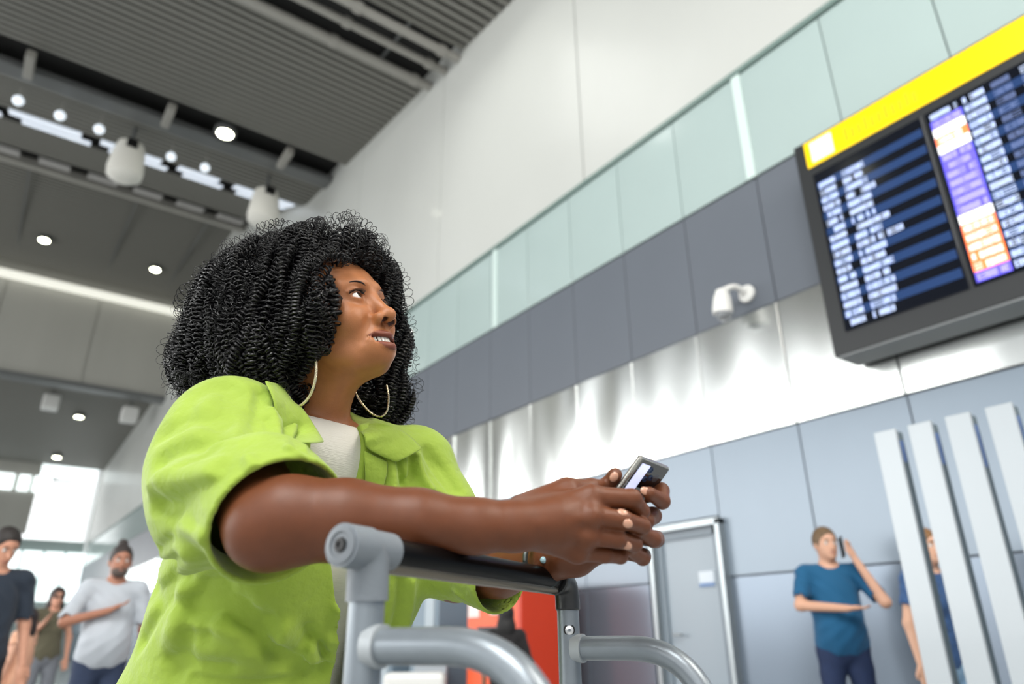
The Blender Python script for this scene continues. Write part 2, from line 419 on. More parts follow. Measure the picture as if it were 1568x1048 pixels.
# door
dr = empty('door_1', (WX, 4.845, 0), kind='structure', label='blue grey steel door with polished frame')
M_frame = mat('door_frame_steel', (158, 165, 168), .3, .7)
M_door = mat('door_paint', (150, 162, 172), .35)
fb = MB().box((WX - .09, 4.37, 0), (WX + .01, 4.42, 2.02)).box((WX - .09, 5.24, 0), (WX + .01, 5.29, 2.02)).box((WX - .09, 4.37, 1.97), (WX + .01, 5.29, 2.03))
fb.build('door_frame', M_frame, dr, bevel=.004)
MB().box((WX - .03, 4.42, 0), (WX + .01, 4.50, 1.97)).box((WX - .03, 5.16, 0), (WX + .01, 5.24, 1.97)).box((WX - .03, 4.42, 1.89), (WX + .01, 5.24, 1.97)).build('door_jamb', mat('jamb', (120, 132, 142), .4), dr)
MB().box((WX - .0, 4.50, 0), (WX + .016, 5.16, 1.89)).build('door_panel', M_door, dr)
MB().box((WX - .012, 4.55, 1.42), (WX - .0, 4.73, 1.56)).build('door_sign', mat('sign_face', (205, 214, 222), .4), dr, label='small pale sign with a blue foot')
MB().box((WX - .015, 4.55, 1.42), (WX - .011, 4.73, 1.455)).build('door_sign_strip', mat('sign_blue', (100, 130, 175), .4), dr)
MB().tube([(WX - .0, 5.08, 1.0), (WX - .06, 5.08, 1.0), (WX - .06, 4.97, 1.0)], .011).build('door_handle', M_frame, dr, smooth=True)

# ================================================================== CEILING FITTINGS
def hit_ceiling(x, y, drop=0.0):
    r = ray(x, y)
    for pr in (PROF, PROF2):
        for (a, za), (b, zb) in zip(pr, pr[1:]):
            s_ = (zb - za) / (b - a); den = r[2] - s_ * r[1]
            if abs(den) < 1e-9: continue
            t = (za - drop - s_ * a - CAM[2]) / den; q = CAM + t * r
            if t > 0 and a <= q[1] <= b: return q
    return P(x, y, 46.0)
rl = empty('ceiling_rail', (-3, 16.25, cz(16.2) - .1), label='grey ceiling rail beside the open dark slot, with small hangers', cat='ceiling rail')
MB().box((-20, 16.0, cz(16.2) - .12), (WX - .05, 16.45, cz(16.2) + .05)).build('rail', M_rail, rl, bevel=.02)
for px, py in ((50, 80), (262, 165), (438, 235), (525, 268)):
    q = hit_ceiling(px, py); MB().box((q[0] - .09, 15.2, q[2] - .25), (q[0] + .09, 16.0, q[2] - .05)).build('hanger', M_beam, rl, bevel=.02)
# skylight strip with panes
ss = empty('skylight_strip', (0, 19.3, cz(19.3)), label='row of bright skylight panes in a ceiling slot', cat='skylight')

xs = -9.0; i = 0
while xs < 5.2:
    ln = (1.5, 1.1, 1.9, .9, 1.6)[i % 5]
    for yy, wd in ((18.62, .52), (19.40, .44)):
        a = xs + (.0 if wd > .5 else .25); bb = min(a + ln, 5.5)
        z0 = cz(yy) - .02; z1 = cz(yy + wd) - .02
        MB().add([(a, yy, z0), (bb, yy, z0), (bb, yy + wd, z1), (a, yy + wd, z1), (a, yy, z0 + .05), (bb, yy, z0 + .05), (bb, yy + wd, z1 + .05), (a, yy + wd, z1 + .05)],
                 [(0, 3, 2, 1), (4, 5, 6, 7), (0, 1, 5, 4), (2, 3, 7, 6), (0, 4, 7, 3), (1, 2, 6, 5)]).build('pane', M_sky, ss)
    xs += ln + .45; i += 1
bm2 = empty('ceiling_beam', (0, 25.2, cz(25.2)), label='beige ceiling beam with pale service boxes along its top', cat='beam')
MB().add([(-20, 25.0, cz(25) - .35), (WX - .05, 25.0, cz(25) - .35), (WX - .05, 25.9, cz(25.9) - .35), (-20, 25.9, cz(25.9) - .35), (-20, 25.0, cz(25)), (WX - .05, 25.0, cz(25)), (WX - .05, 25.9, cz(25.9)), (-20, 25.9, cz(25.9))],
         [(0, 3, 2, 1), (4, 5, 6, 7), (0, 1, 5, 4), (2, 3, 7, 6), (0, 4, 7, 3), (1, 2, 6, 5)]).build('beam', M_beam, bm2, bevel=.03)
for k in range(10):
    a = -8.3 + k * 1.42
    MB().obox((a + .45, 24.55, cz(24.55) - .1), (.45, 0, 0), (0, .3, .12), (0, -.02, .05)).build('service_box', mat('pale_service', (176, 174, 172), .5), bm2)
# pipes near wall
for (y, r_, lab) in ((9.45, .09, 'nearest to the camera'), (9.95, .08, 'in the middle of the three'), (10.6, .10, 'farthest from the camera')):
    pe = empty('ceiling_pipe', (0, y, cz(y) - .15), label='pale ceiling duct pipe %s' % lab, cat='pipe', group='ceiling duct pipes')
    MB().tube([(-16, y, cz(y) - .12), (WX - .05, y, cz(y) - .12)], r_).build('pipe', M_beam, pe, smooth=True)
    for x in (-4, -1.5, 1.2, 3.4, 5.2): MB().tube([(x, y, cz(y) - .12), (x + .14, y, cz(y) - .12)], r_ + .03).build('collar', M_beam, pe, smooth=True)
# downlights
def downlight(q, r, label, st=1, group='ceiling downlights'):
    e = empty('ceiling_light', q, label=label, cat='ceiling light', group=group)
    MB().lathe((q[0], q[1], q[2] + .12), (0, 0, -1), [(0, r * .8), (.02, r * 1.3), (.14, r * 1.35), (.16, r * 1.1)], 20).build('housing', M_rail, e, smooth=True)
    MB().lathe((q[0], q[1], q[2] - .03), (0, 0, -1), [(0, r), (.03, r * .95), (.05, r * .5)], 16).build('lens', M_glow, e, smooth=True)
    return e
for (px, py, r, lab) in ((345, 203, .19, 'large glowing downlight above the woman'), (68, 367, .20, 'glowing downlight at the left above the grey bulkhead'), (238, 412, .20, 'glowing downlight just above and left of the hair'),
                    (121, 638, .20, 'far downlight between the two white ceiling boxes'), (87, 700, .22, 'far downlight above the bright clerestory'), (4, 716, .22, 'far downlight at the left frame edge'), (76, 724, .2, 'far downlight right over the bright windows')):
    q = hit_ceiling(px, py, .12); downlight(q, r, lab)
downlight(np.array((-5.0, 6.6, cz(6.6) - .1)), .2, 'downlight mirrored in the flight board glass')
# small globe lamps along the skylight
for (px, py, lab) in ((28, 154, 'leftmost of the five'), (92, 177, 'second from the left edge'), (152, 198, 'just left of the left canister speaker'), (262, 240, 'just right of the left canister speaker'), (314, 257, 'rightmost of the five')):
    q = hit_ceiling(px, py, .45); e = empty('globe_lamp', q, label='small round white lamp on the skylight strip, ' + lab, cat='lamp', group='globe lamps on skylight strip')
    MB().ball(q, .12).build('globe', mat('globe_glow', (230, 236, 240), .3, emit=(225, 235, 245), estr=1.0), e, smooth=True)
    MB().tube([q, q + np.array((0, 0, .4))], .02, 8).build('stem', M_beam, e)
for (px, py, lab, s_) in ((195, 247, 'white hanging canister speaker on the left', 1.0), (405, 316, 'white hanging canister speaker beside the wall edge', .95)):
    q = hit_ceiling(px, py, 1.0); e = empty('hanging_speaker', q, label=lab, cat='speaker', group='hanging canister speakers')
    MB().lathe(q + np.array((0, 0, .5 * s_)), (0, 0, -1), [(0, .2), (.04, .30), (.25, .35), (.75, .41), (.94, .39), (1.03, .27), (1.05, .1)], 24).build('body', mat('canister', (232, 230, 222), .5), e, smooth=True)
    MB().tube([q + np.array((0, 0, .45)), (q[0], q[1], cz(q[1]) + .02)], .05, 8).build('rod', M_rail, e)
    MB().box(q + np.array((-.12, -.4, .2)), q + np.array((.12, -.28, .42))).build('bracket', M_black, e)
for (px, py, lab) in ((78, 617, 'white box speaker under the far ceiling, left of the downlight'), (198, 636, 'white box speaker under the far ceiling, right of the downlight')):
    q = P(px, py, 34.6); e = empty('box_speaker', q, label=lab, cat='speaker', group='far box speakers')
    MB().box(q - .36, q + .36).build('cabinet', M_wpaint, e, bevel=.08)
    MB().tube([q, (q[0], q[1], cz(q[1]) + .02)], .06, 8).build('rod', M_rail, e)
q = onwall(627, 511, WX - .05); e = empty('glass_reflection', q, label='small glowing disc for a lamp reflection on the glass band behind the curls', cat='lamp')  # downlight reflection in the glass, built as a glowing disc
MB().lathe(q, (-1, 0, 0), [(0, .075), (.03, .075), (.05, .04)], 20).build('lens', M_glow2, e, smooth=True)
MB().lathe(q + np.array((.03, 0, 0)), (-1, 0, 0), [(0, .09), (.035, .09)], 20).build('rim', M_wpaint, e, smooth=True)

# security camera on wall
q = onwall(1108, 462, WX - .28); e = empty('security_camera', (WX, q[1] - .12, q[2]), label='white dome security camera on the dark grey wall band', cat='camera')
MB().lathe((WX - .005, q[1] - .10, q[2] + .12), (-1, 0, 0), [(0, .09), (.03, .09), (.04, .05)], 20).build('mount', M_wpaint, e, smooth=True)
MB().tube(bez([(WX - .02, q[1] - .10, q[2] + .12), (WX - .16, q[1] - .07, q[2] + .17), (q[0], q[1], q[2] + .12)]), .03).build('arm', M_wpaint, e, smooth=True)
MB().lathe(q + np.array((0, 0, .14)), (0, .12, -1), [(0, .03), (.02, .06), (.10, .085), (.22, .10), (.26, .095)], 24).build('housing', M_wpaint, e, smooth=True)
MB().ball(q + np.array((0, .015, -.12)), .082).build('dome', mat('grey_dome', (130, 133, 136), .2), e, smooth=True)

# ================================================================== FLIGHT BOARD
BX = 5.0
BSC = 1.06
fbd = empty('flight_board', (BX + .2, .9, 2.93), label='large black flight information board with yellow header strip', cat='information board')
by0, by1, bz0, bz1 = -1.0, 2.62, 2.95, 4.92
M_case = mat('board_case', (40, 42, 44), .4)
MB().box((BX, by0, bz0), (BX + .30, by1, bz1)).build('housing', M_case, fbd, bevel=.012)
MB().box((BX + .0, by0 + .05, bz0 - .012), (BX + .29, by1 - .03, bz0)).build('bottom_panel', mat('board_base', (120, 124, 126), .5), fbd)
MB().box((BX - .012, by0 + .05, 4.64), (BX + .0, by1 - .10, 4.895)).build('header', mat('header_yellow', (250, 208, 5), .3, emit=(250, 205, 0), estr=.35), fbd, bevel=.006)
MB().box((BX - .018, 2.27, 4.67), (BX - .010, 2.465, 4.865)).build('header_icon', mat('icon_white', (235, 235, 230), .4, emit=(235, 235, 230), estr=.3), fbd, bevel=.006, label='white square pictogram tile')
# faint darker lettering on header: blurred ochre strokes
hb = MB()
for k in range(11): hb.box((BX - .014, 2.17 - k * .055 - .036, 4.70), (BX - .0125, 2.17 - k * .055, 4.80 if k % 3 else 4.83))
hb.build('header_lettering', mat('ochre', (238, 196, 8), .4), fbd)
M_scr = mat('screen_black', (10, 13, 20), .12, emit=(14, 22, 40), estr=.25)
M_row = mat('screen_row_blue', (25, 40, 70), .15, emit=(44, 72, 120), estr=.75)
M_txt = mat('screen_text', (190, 205, 235), .4, emit=(192, 206, 238), estr=1.0)
M_dim = mat('screen_text_dim', (90, 105, 145), .4, emit=(98, 114, 158), estr=.8)
M_pur = mat('screen_purple', (90, 80, 215), .4, emit=(92, 84, 216), estr=.9)
M_purt = mat('screen_purple_text', (170, 165, 240), .4, emit=(168, 162, 240), estr=.95)
M_org = mat('screen_orange', (250, 120, 60), .4, emit=(250, 122, 66), estr=.95)
M_wht = mat('screen_white', (240, 240, 240), .4, emit=(238, 240, 242), estr=.95)
sz0, sz1 = 3.12, 4.56
for nm, a, b in (('display', 1.60, 2.49), ('display', .64, 1.575), ('display', -.32, .615)):
    MB().box((BX - .010, a, sz0), (BX, b, sz1)).build(nm, M_scr, fbd, bevel=.003)
NR = 19; rh = (sz1 - sz0 - .04) / NR
tx, dm, rw, pu, pt_, og, wt = MB(), MB(), MB(), MB(), MB(), MB(), MB()
def glyphs(mb, y, z, n, cw=.0235, h=.046, x=BX - .0135):
    for k in range(n):
        if random.random() < .06: continue
        y1 = y - k * cw; v = random.randint(0, 4); t = .006; c0, c1 = y1 - cw * .78, y1
        # pseudo characters built of strokes
        if v != 1: mb.box((x, c1 - t, z), (x + .0012, c1, z + h))
        if v in (0, 2, 3): mb.box((x, c0, z), (x + .0012, c0 + t, z + h))
        if v in (0, 1, 3, 4): mb.box((x, c0, z + h - t), (x + .0012, c1, z + h))
        if v in (0, 1, 4): mb.box((x, c0, z), (x + .0012, c1, z + t))
        if v in (1, 2, 3, 4): mb.box((x, c0, z + h / 2 - t / 2), (x + .0012, c1, z + h / 2 + t / 2))
lens = [7, 8, 7, 8, 10, 8, 8, 8, 12, 10, 15, 9, 8, 10, 8, 9, 9, 8, 7]
def cell(nm, a, b, z, m, d):
    MB().box((BX - .0103 - d, a, z - .010), (BX - .0103, b, z + rh - .013)).build(nm, m, fbd)
cols = 'tpwowpppppppwooooop'
for i in range(NR):
    z = sz1 - .02 - (i + 1) * rh + .012
    if i > 0 and i % 2 == 1:
        cell('row_band', 1.62, 2.47, z, M_row, .0012); cell('row_band', .66, 1.555, z, M_row, .0012); cell('row_band', -.3, .6, z, M_row, .0012)
    if i >= 2 or 1:
        if i >= 1: glyphs(tx, 2.455, z, 6)
        if i >= 1: glyphs(tx, 2.255, z, lens[i])
    c = cols[i]; a, b = 1.335, 1.55
    if c == 'p': cell('status_cell', a, b, z, M_pur, .0020); glyphs(pt_, b - .015, z, 8)
    elif c == 'w': cell('status_cell', a, b, z, M_wht, .0020)
    elif c == 'o': cell('status_cell', a, b, z, M_org, .0020); glyphs(wt, b - .015, z, 8)
    else: glyphs(tx, b - .01, z, 8)
    glyphs(tx, 1.315, z, 6)
    g = tx if i in (0, 2, 6, 9) else dm
    glyphs(dm, 1.13, z, 5); glyphs(g, .95, z, 9 + (i * 5) % 8); glyphs(dm, .55, z, 6); glyphs(tx, .3, z, 10)
for mb_, nm, m in ((tx, 'row_text', M_txt), (dm, 'row_text', M_dim), (pt_, 'status_text', M_purt), (wt, 'status_text', M_wht)):
    mb_.build(nm, m, fbd, kind='stuff' if 'text' in nm else None)
for yy in (2.2, .1):
    for zz in (3.1, 4.4): MB().box((BX + .30, yy, zz), (BX + .355, yy + .1, zz + .2)).build('wall_bracket', M_case, fbd)

fbd.scale = (BSC,) * 3; fbd.location = Vector(CAM + (np.array(fbd.location) - CAM) * BSC)
# ================================================================== POSTS at right
M_post = mat('post_white', (170, 177, 182), .3, .1, coat=.2)
M_postside = mat('post_side', (96, 110, 116), .4)
for i, (y, lab) in enumerate(((1.82, 'white slab post farthest left in the row'), (1.63, 'white slab post second from the left in the row'), (1.435, 'white slab post third from the left in the row'), (1.24, 'white slab post at the right frame edge'), (1.045, 'white slab post beyond the right frame edge'))):
    e = empty('slab_post', (4.03, y + .06, 0), label=lab, cat='post', group='row of white slab posts')
    MB().box((3.97, y, 0), (3.995, y + .122, 2.04)).build('face_plate', M_post, e, bevel=.003)
    MB().box((3.995, y + .006, 0), (4.06, y + .10, 2.03)).build('side_body', M_postside, e)
    MB().box((4.0, y + .0045, 1.86 - .05 * i), (4.045, y + .0065, 1.98)).build('blue_reflection', mat('blue_reflection', (92, 122, 180), .4), e)  # blue reflection on the post side, put in as a coloured strip
    MB().box((3.94, y - .01, 0), (4.09, y + .13, .02)).build('foot_plate', M_rail, e)

# ================================================================== KIOSK AREA (middle distance)
ke = empty('orange_kiosk', (5.0, 6.9, 0), label='tall orange red self service kiosk with white sign panel', cat='kiosk')
M_or = mat('kiosk_orange', (248, 98, 50), .35)
MB().box((4.72, 6.35, 0), (5.45, 7.35, 1.56)).build('body', M_or, ke, bevel=.03)
MB().box((4.70, 6.28, 0), (5.45, 6.36, 1.5)).build('side_panel', mat('kiosk_red', (205, 60, 30), .4), ke, bevel=.01)
MB().box((4.705, 6.52, 1.22), (4.72, 6.86, 1.43)).build('sign_panel', mat('sign_pale', (238, 225, 220), .4), ke, bevel=.004)
MB().box((4.705, 7.08, 1.20), (4.72, 7.30, 1.42)).build('sign_panel', mat('sign_pale', (238, 225, 220), .4), ke, bevel=.004)
MB().box((4.70, 6.6, .7), (4.72, 7.1, 1.1)).build('screen', M_scr, ke)
for k, (y, lab) in enumerate(((8.3, 'grey blue cabinet column nearest the orange kiosk'), (9.5, 'grey blue cabinet column in the middle behind the trolley'), (10.9, 'grey blue cabinet column farthest from the orange kiosk'))):
    e = empty('cabinet_column', (5.2, y, 0), label=lab, cat='cabinet', group='cabinet columns along the wall')
    MB().box((4.9, y, 0), (5.5, y + .7, 1.75)).build('body', mat('cab_blue', (120, 138, 152), .4), e, bevel=.02)
    MB().box((4.88, y + .08, .1), (4.9, y + .3, 1.7)).build('panel', mat('cab_pale', (172, 184, 192), .4), e)
e = empty('white_terminal', (3.0, 5.3, 0), label='white rounded terminal box on a slim stand behind the trolley', cat='terminal')
q0 = P(592, 1030, 5.6); q1 = P(680, 1030, 5.6)
cx_, cy_, cz_ = (q0 + q1) / 2
MB().obox((cx_, cy_, cz_ - .17), (.24 * Rv[0], .24 * Rv[1], 0), (.1 * Rv[1], -.1 * Rv[0], 0), (0, 0, .17)).build('cabinet', M_wpaint, e, bevel=.04)
MB().tube([(cx_, cy_, 0), (cx_, cy_, cz_ - .3)], .05).build('stand', M_rail, e, smooth=True)
e = empty('white_counter', P(660, 990, 8.2) * (1, 1, 0), label='low white counter top seen just above the trolley arm', cat='counter')
q = P(662, 972, 8.2)
MB().obox((q[0], q[1], q[2] - .06), (.22 * Rv[0], .22 * Rv[1], 0), (.15 * Rv[1], -.15 * Rv[0], 0), (0, 0, .07)).build('top', M_wpaint, e, bevel=.03)
MB().obox((q[0], q[1], (q[2] - .1) / 2), (.18 * Rv[0], .18 * Rv[1], 0), (.12 * Rv[1], -.12 * Rv[0], 0), (0, 0, (q[2] - .1) / 2)).build('body', mat('cab_pale', (172, 184, 192), .4), e)

# ================================================================== BACKGROUND PEOPLE
def person(name, label, pos, yaw, H, skin, hairc, topc, legc, armR, armL, hair='short', female=False, sleeve=.30, head=(0, 0), top_noise=None, shoe=(40, 40, 45), stance=.10, belly=0.0, group=None, mid=False, beard=False):
    """armX = (elbow, wrist, hand direction) in body frame metres for a 1.75 m person; x forward, y left, z up"""
    s = H / 1.75
    root = empty(name, pos, yaw, label=label, cat='person', group=group)
    mk = lambda *q: np.array(q, float)
    hc = mk(.03, 0, 1.618); tilt, turn = head
    Rt = np.array(Matrix.Rotation(turn, 3, 'Z') @ Matrix.Rotation(tilt, 3, 'Y'))
    H_ = lambda x, y, z: hc + Rt @ mk(x, y, z)
    Mh = Rt.T
    b = SDF(); sw = .185 if not female else .16
    b.ell(H_(-.005, 0, .02), (.098, .076, .098), Mh); b.ell(H_(.03, 0, -.05), (.062, .056, .068), Mh, k=.03); b.ell(H_(.07, 0, -.092), (.02, .024, .02), Mh, k=.03)
    b.cone(H_(.092, 0, .0), H_(.112, 0, -.036), .008, .013, k=.012); b.ell(H_(.092, .032, .005), (.014, .016, .011), Mh, k=.012, sub=True); b.ell(H_(.092, -.032, .005), (.014, .016, .011), Mh, k=.012, sub=True)
    for sd in (-1, 1): b.ell(H_(-.005, sd * .077, -.01), (.017, .010, .03), Mh, k=.006)
    b.ell(H_(.093, 0, -.064), (.008, .022, .006), Mh, k=.008); b.ell(H_(.097, 0, -.070), (.01, .02, .0015), Mh, k=.004, sub=True)
    b.cone(H_(-.02, 0, -.06), mk(-.01, 0, 1.42), .054, .058, k=.03)
    def torso(S, o=0.0):
        S.ell(mk(0, 0, 1.24), (.115 + o + belly * .3, .165 * (sw / .185) + o, .22), k=.05)
        S.cone(mk(0, -sw + .02, 1.415), mk(0, sw - .02, 1.415), .057 + o, k=.06)
        S.ell(mk(.01 + belly * .5, 0, 1.05), (.11 + o + belly, .145 + o + belly * .3, .18), k=.08)
        S.ell(mk(0, 0, .93), (.115 + o, .165 + o, .14), k=.08)
        if female:
            for sd in (-1, 1): S.ell(mk(.085, sd * .07, 1.24), .062 + o, k=.04)
    torso(b)
    arms = []
    for sd, A in ((-1, armR), (1, armL)):
        el, wr, hdv = [np.array(q, float) for q in A]; sh = mk(0, sd * sw, 1.41); hdv /= np.linalg.norm(hdv)
        b.cone(sh, el, .048, .038, k=.03); b.cone(el, wr, .039, .025, k=.02)
        # palm and five fingers
        up = np.cross(hdv, mk(0, 0, 1)); up = up / (np.linalg.norm(up) + 1e-6) if np.linalg.norm(up) > .15 else mk(0, 1, 0)
        pc = wr + hdv * .05; sp = up
        b.ell(wr + hdv * .045, (.05, .036, .018), np.array([hdv, sp, np.cross(hdv, sp)]), k=.015)
        nn = np.cross(hdv, sp)
        for i, L in enumerate((.06, .072, .068, .052)):
            o_ = (i - 1.5) * .018; k0 = wr + hdv * .082 + sp * o_; k1 = k0 + hdv * L * .5 + nn * .004; k2 = k1 + hdv * L * .45 - nn * .012 * 1
            b.cone(k0, k1, .009, .0085, k=.004); b.cone(k1, k2, .0085, .0075, k=.003)
        k0 = wr + hdv * .02 - sp * .03; b.cone(k0, k0 + hdv * .035 - sp * .02, .011, .010, k=.008); b.cone(k0 + hdv * .035 - sp * .02, k0 + hdv * .062 - sp * .022, .0095, .008, k=.003)
        arms.append((sh, el, wr))
    for sd in (-1, 1): b.chain([mk(0, sd * .085, .92), mk(.01, sd * (.08 + stance * .3), .50), mk(-.01, sd * stance, .08)], [.085, .058, .042], k=.03)
    V, Fq = b.mesh((-.62, -.62, -.01), (.62, .62, 1.80), .0105)
    Ms = mat('skin_%d_%d_%d' % skin, skin, .5, sub=.0)
    mesh('body', V * s, Fq, Ms, root, True, world=False)
    # shirt
    c = SDF(); torso(c, .014)
    for sh, el, wr in arms:
        e2 = sh + (el - sh) * min(1, sleeve / .28); c.cone(sh, e2, .064, .060, k=.03)
        if sleeve > .3: e3 = el + (wr - el) * (sleeve - .3); c.cone(el, e3, .056, .045, k=.02)
        ax = (e2 - sh) / np.linalg.norm(e2 - sh)
        c.cone(e2 + ax * .01, e2 + ax * .07, .056, .056, k=.003, sub=True)
    c.cut(lambda p: (0.85 if not mid else 1.12) - p[..., 2], k=.01)
    c.cone(mk(.01, 0, 1.46), mk(.0, 0, 1.62), .066, .10, k=.01, sub=True)
    c.disp(lambda p: .0035 * np.sin(p[..., 1] * 55 + 9 * p[..., 2] + 6 * np.sin(p[..., 2] * 9)) * np.sin(p[..., 2] * 21 + p[..., 0] * 15))
    V, Fq = c.mesh((-.5, -.55, .80), (.5, .55, 1.62), .009)
    Mt = mat('top_%d_%d_%d' % topc, topc, .85, 0, top_noise, sheen=.1)
    mesh('shirt', V * s, Fq, Mt, root, True, world=False)
    cb_ = MB(); ring = [(.062 * math.cos(a) + .0, .064 * math.sin(a), 1.475 - .03 * math.cos(a)) for a in np.linspace(.35, 2 * math.pi - .35, 18)]
    cb_.tube([np.array(q) * s for q in ring], .011 * s, 8).build('collar', Mt, root, smooth=True, world=False)
    # trousers
    t = SDF(); t.ell(mk(0, 0, .92), (.128, .172, .155), k=.05)
    for sd in (-1, 1): t.chain([mk(0, sd * .085, .90), mk(.01, sd * (.08 + stance * .3), .50), mk(-.01, sd * stance, .10)], [.098, .072, .062], k=.02)
    t.ell(mk(.005, 0, 1.0), (.118 + belly * .6, .158, .07), k=.04); t.cut(lambda p: p[..., 2] - 1.02, k=.01); t.disp(lambda p: .003 * np.sin(p[..., 2] * 40 + p[..., 1] * 30))
    V, Fq = t.mesh((-.3, -.4, .03), (.3, .4, 1.05), .012)
    mesh('trousers', V * s, Fq, mat('legs_%d_%d_%d' % legc, legc, .85, 0, ((25, 25, 25), .12)), root, True, world=False)
    for sd in (-1, 1):
        h_ = SDF(); h_.ell(mk(.0, sd * stance, .05), (.055, .042, .055)); h_.ell(mk(.10, sd * (stance + .012), .035), (.095, .046, .036), k=.04); h_.cut(lambda p: .003 - p[..., 2], k=.003)
        V, Fq = h_.mesh((-.1, sd * stance - .1, -.01), (.24, sd * stance + .12, .14), .009)
        mesh('shoe', V * s, Fq, mat('shoe_%d' % shoe[0], shoe, .6), root, True, world=False)
    # hair
    g = SDF(); g.ell(H_(-.014, 0, .034), (.104, .084, .104), Mh)
    g.ell(H_(.09, 0, -.022), (.080, .072, .090), Mh, k=.02, sub=True)
    g.ell(H_(-.0, 0, -.13), (.12, .12, .075), Mh, k=.02, sub=True)
    if hair == 'long':
        g = SDF(); g.ell(H_(-.02, 0, .03), (.112, .094, .108), Mh); g.ell(H_(-.06, 0, -.12), (.075, .11, .15), Mh, k=.04); g.ell(H_(.105, 0, -.05), (.095, .068, .115), Mh, k=.02, sub=True)
    if hair == 'bun': g.ell(H_(-.05, 0, .145), (.038, .038, .034), Mh, k=.012)
    if hair == 'pony': g.ell(H_(-.115, 0, .03), (.035, .035, .035), Mh, k=.01); g.cone(H_(-.13, 0, .01), H_(-.15, 0, -.12), .026, .012, k=.01)
    g.disp(lambda p: .0022 * np.sin(p[..., 0] * 210 + 5 * np.sin(p[..., 1] * 60)) * np.sin(p[..., 1] * 170))
    V, Fq = g.mesh((-.35, -.35, 1.25), (.35, .35, 1.95), .0075)
    mesh('hair', V * s, Fq, mat('hair_%d_%d_%d' % hairc, hairc, .6, 0, ((120, 30, 30), .3)), root, True, world=False)
    if beard:
        bd = SDF(); bd.ell(H_(.045, 0, -.075), (.058, .060, .048), Mh); bd.ell(H_(.03, 0, -.015), (.09, .09, .042), Mh, k=.01, sub=True); bd.ell(H_(.107, 0, -.066), (.014, .020, .007), Mh, k=.004, sub=True)
        V, Fq = bd.mesh((-.2, -.2, 1.42), (.3, .3, 1.72), .006); mesh('beard', V * s, Fq, mat('beard_grey', (92, 80, 74), .8), root, True, world=False)
    br = MB()
    for sd in (-1, 1): br.tube([s * H_(.088, sd * .046, .026), s * H_(.094, sd * .032, .031), s * H_(.094, sd * .018, .026)], .004 * s, 6)
    br.build('eyebrows', mat('hair_%d_%d_%d' % hairc, hairc, .6), root, smooth=True, world=False)
    for sd in (-1, 1):
        MB().ball(s * H_(.0785, sd * .032, .004), .0120 * s).build('eye', mat('eye_white', (225, 222, 218), .2), root, smooth=True, world=False)
        MB().ball(s * H_(.0860, sd * .032, .004), .0060 * s, 8).build('iris', mat('iris_dark', (35, 25, 20), .2), root, smooth=True, world=False)
    MB().tube([s * H_(.09, -.024, -.064), s * H_(.1, 0, -.068), s * H_(.09, .024, -.064)], .004 * s, 6).build('lips', mat('lips_pink', (170, 105, 95), .5), root, smooth=True, world=False)
    return root, s, H_

def yaw_to(pos, tgt): return math.atan2(tgt[1] - pos[1], tgt[0] - pos[0])
# man with phone: stands half a metre off the wall, hand at his ear, other arm across
mp = np.array((5.16, 3.06, 0))
yw = yaw_to(mp, (0, 0)) + .20
HANG_R = ((.0, -.24, 1.13), (.04, -.25, .88), (.05, 0, -1)); HANG_L = ((.0, .24, 1.13), (.04, .25, .88), (.05, 0, -1))
r1, s1, H1 = person('person', 'man in a teal polo shirt holding a phone to his ear by the grey wall', mp, yw, 1.74, (205, 158, 132), (108, 86, 62), (12, 84, 124), (28, 44, 78),
       ((.10, -.26, 1.19), (.28, .02, 1.16), (.1, 1, .04)), ((.17, .30, 1.20), (.13, .165, 1.50), (-.25, -.25, 1)), head=(.0, .25), belly=.045, sleeve=.22)
hp = MB(); pc = H1(.03, .105, -.02) * s1; hp.obox(pc, (.012, .0, -.074), (.034, .004, .006), (0, .005, 0)); ph = hp.build('mobile_phone', M_black, None, bevel=.003, seg=1)
Mw = ROOTM[r1]; ph.matrix_world = Mw; tag(ph, 'black phone held to the ear of the man in teal polo', 'phone')
# woman behind posts
wp = np.array((4.92, 2.25, 0))
person('person', 'woman in a patterned blue blouse and light jeans behind the white posts', wp, -1.95, 1.62, (214, 168, 142), (134, 96, 58), (58, 92, 140), (150, 185, 215),
       HANG_R, HANG_L, hair='long', female=True, sleeve=.16, top_noise=((90, 90, 90), .55))
# man left in dark tee
d = ray(-12, 900); d = d / np.hypot(d[0], d[1]); mp = CAM * 0 + 5.9 * np.array((d[0], d[1], 0))
person('person', 'dark haired man in a navy tee shirt looking down at the left edge', mp, yaw_to(mp, (0, 0)) + .35, 1.69, (206, 150, 124), (40, 34, 32), (38, 48, 62), (30, 34, 44),
       ((.02, -.25, 1.14), (.2, -.20, .95), (.6, .2, -.6)), ((.0, .25, 1.13), (.06, .27, .88), (.2, 0, -1)), head=(.42, .1), sleeve=.24)
# man with hand on chest
d = ray(176, 900); d = d / np.hypot(d[0], d[1]); mp = 6.3 * np.array((d[0], d[1], 0))
person('person', 'bearded man with topknot in a pale grey shirt, hand on his chest', mp, yaw_to(mp, (0, 0)) + .15, 1.66, (170, 116, 92), (52, 44, 42), (186, 192, 200), (46, 58, 84),
       ((.07, -.30, 1.17), (.21, -.04, 1.25), (.02, 1, .55)), ((.0, .26, 1.13), (.06, .27, .88), (.1, 0, -1)), hair='bun', head=(.02, .0), sleeve=.25, belly=.05, beard=True)
q = mp.copy()
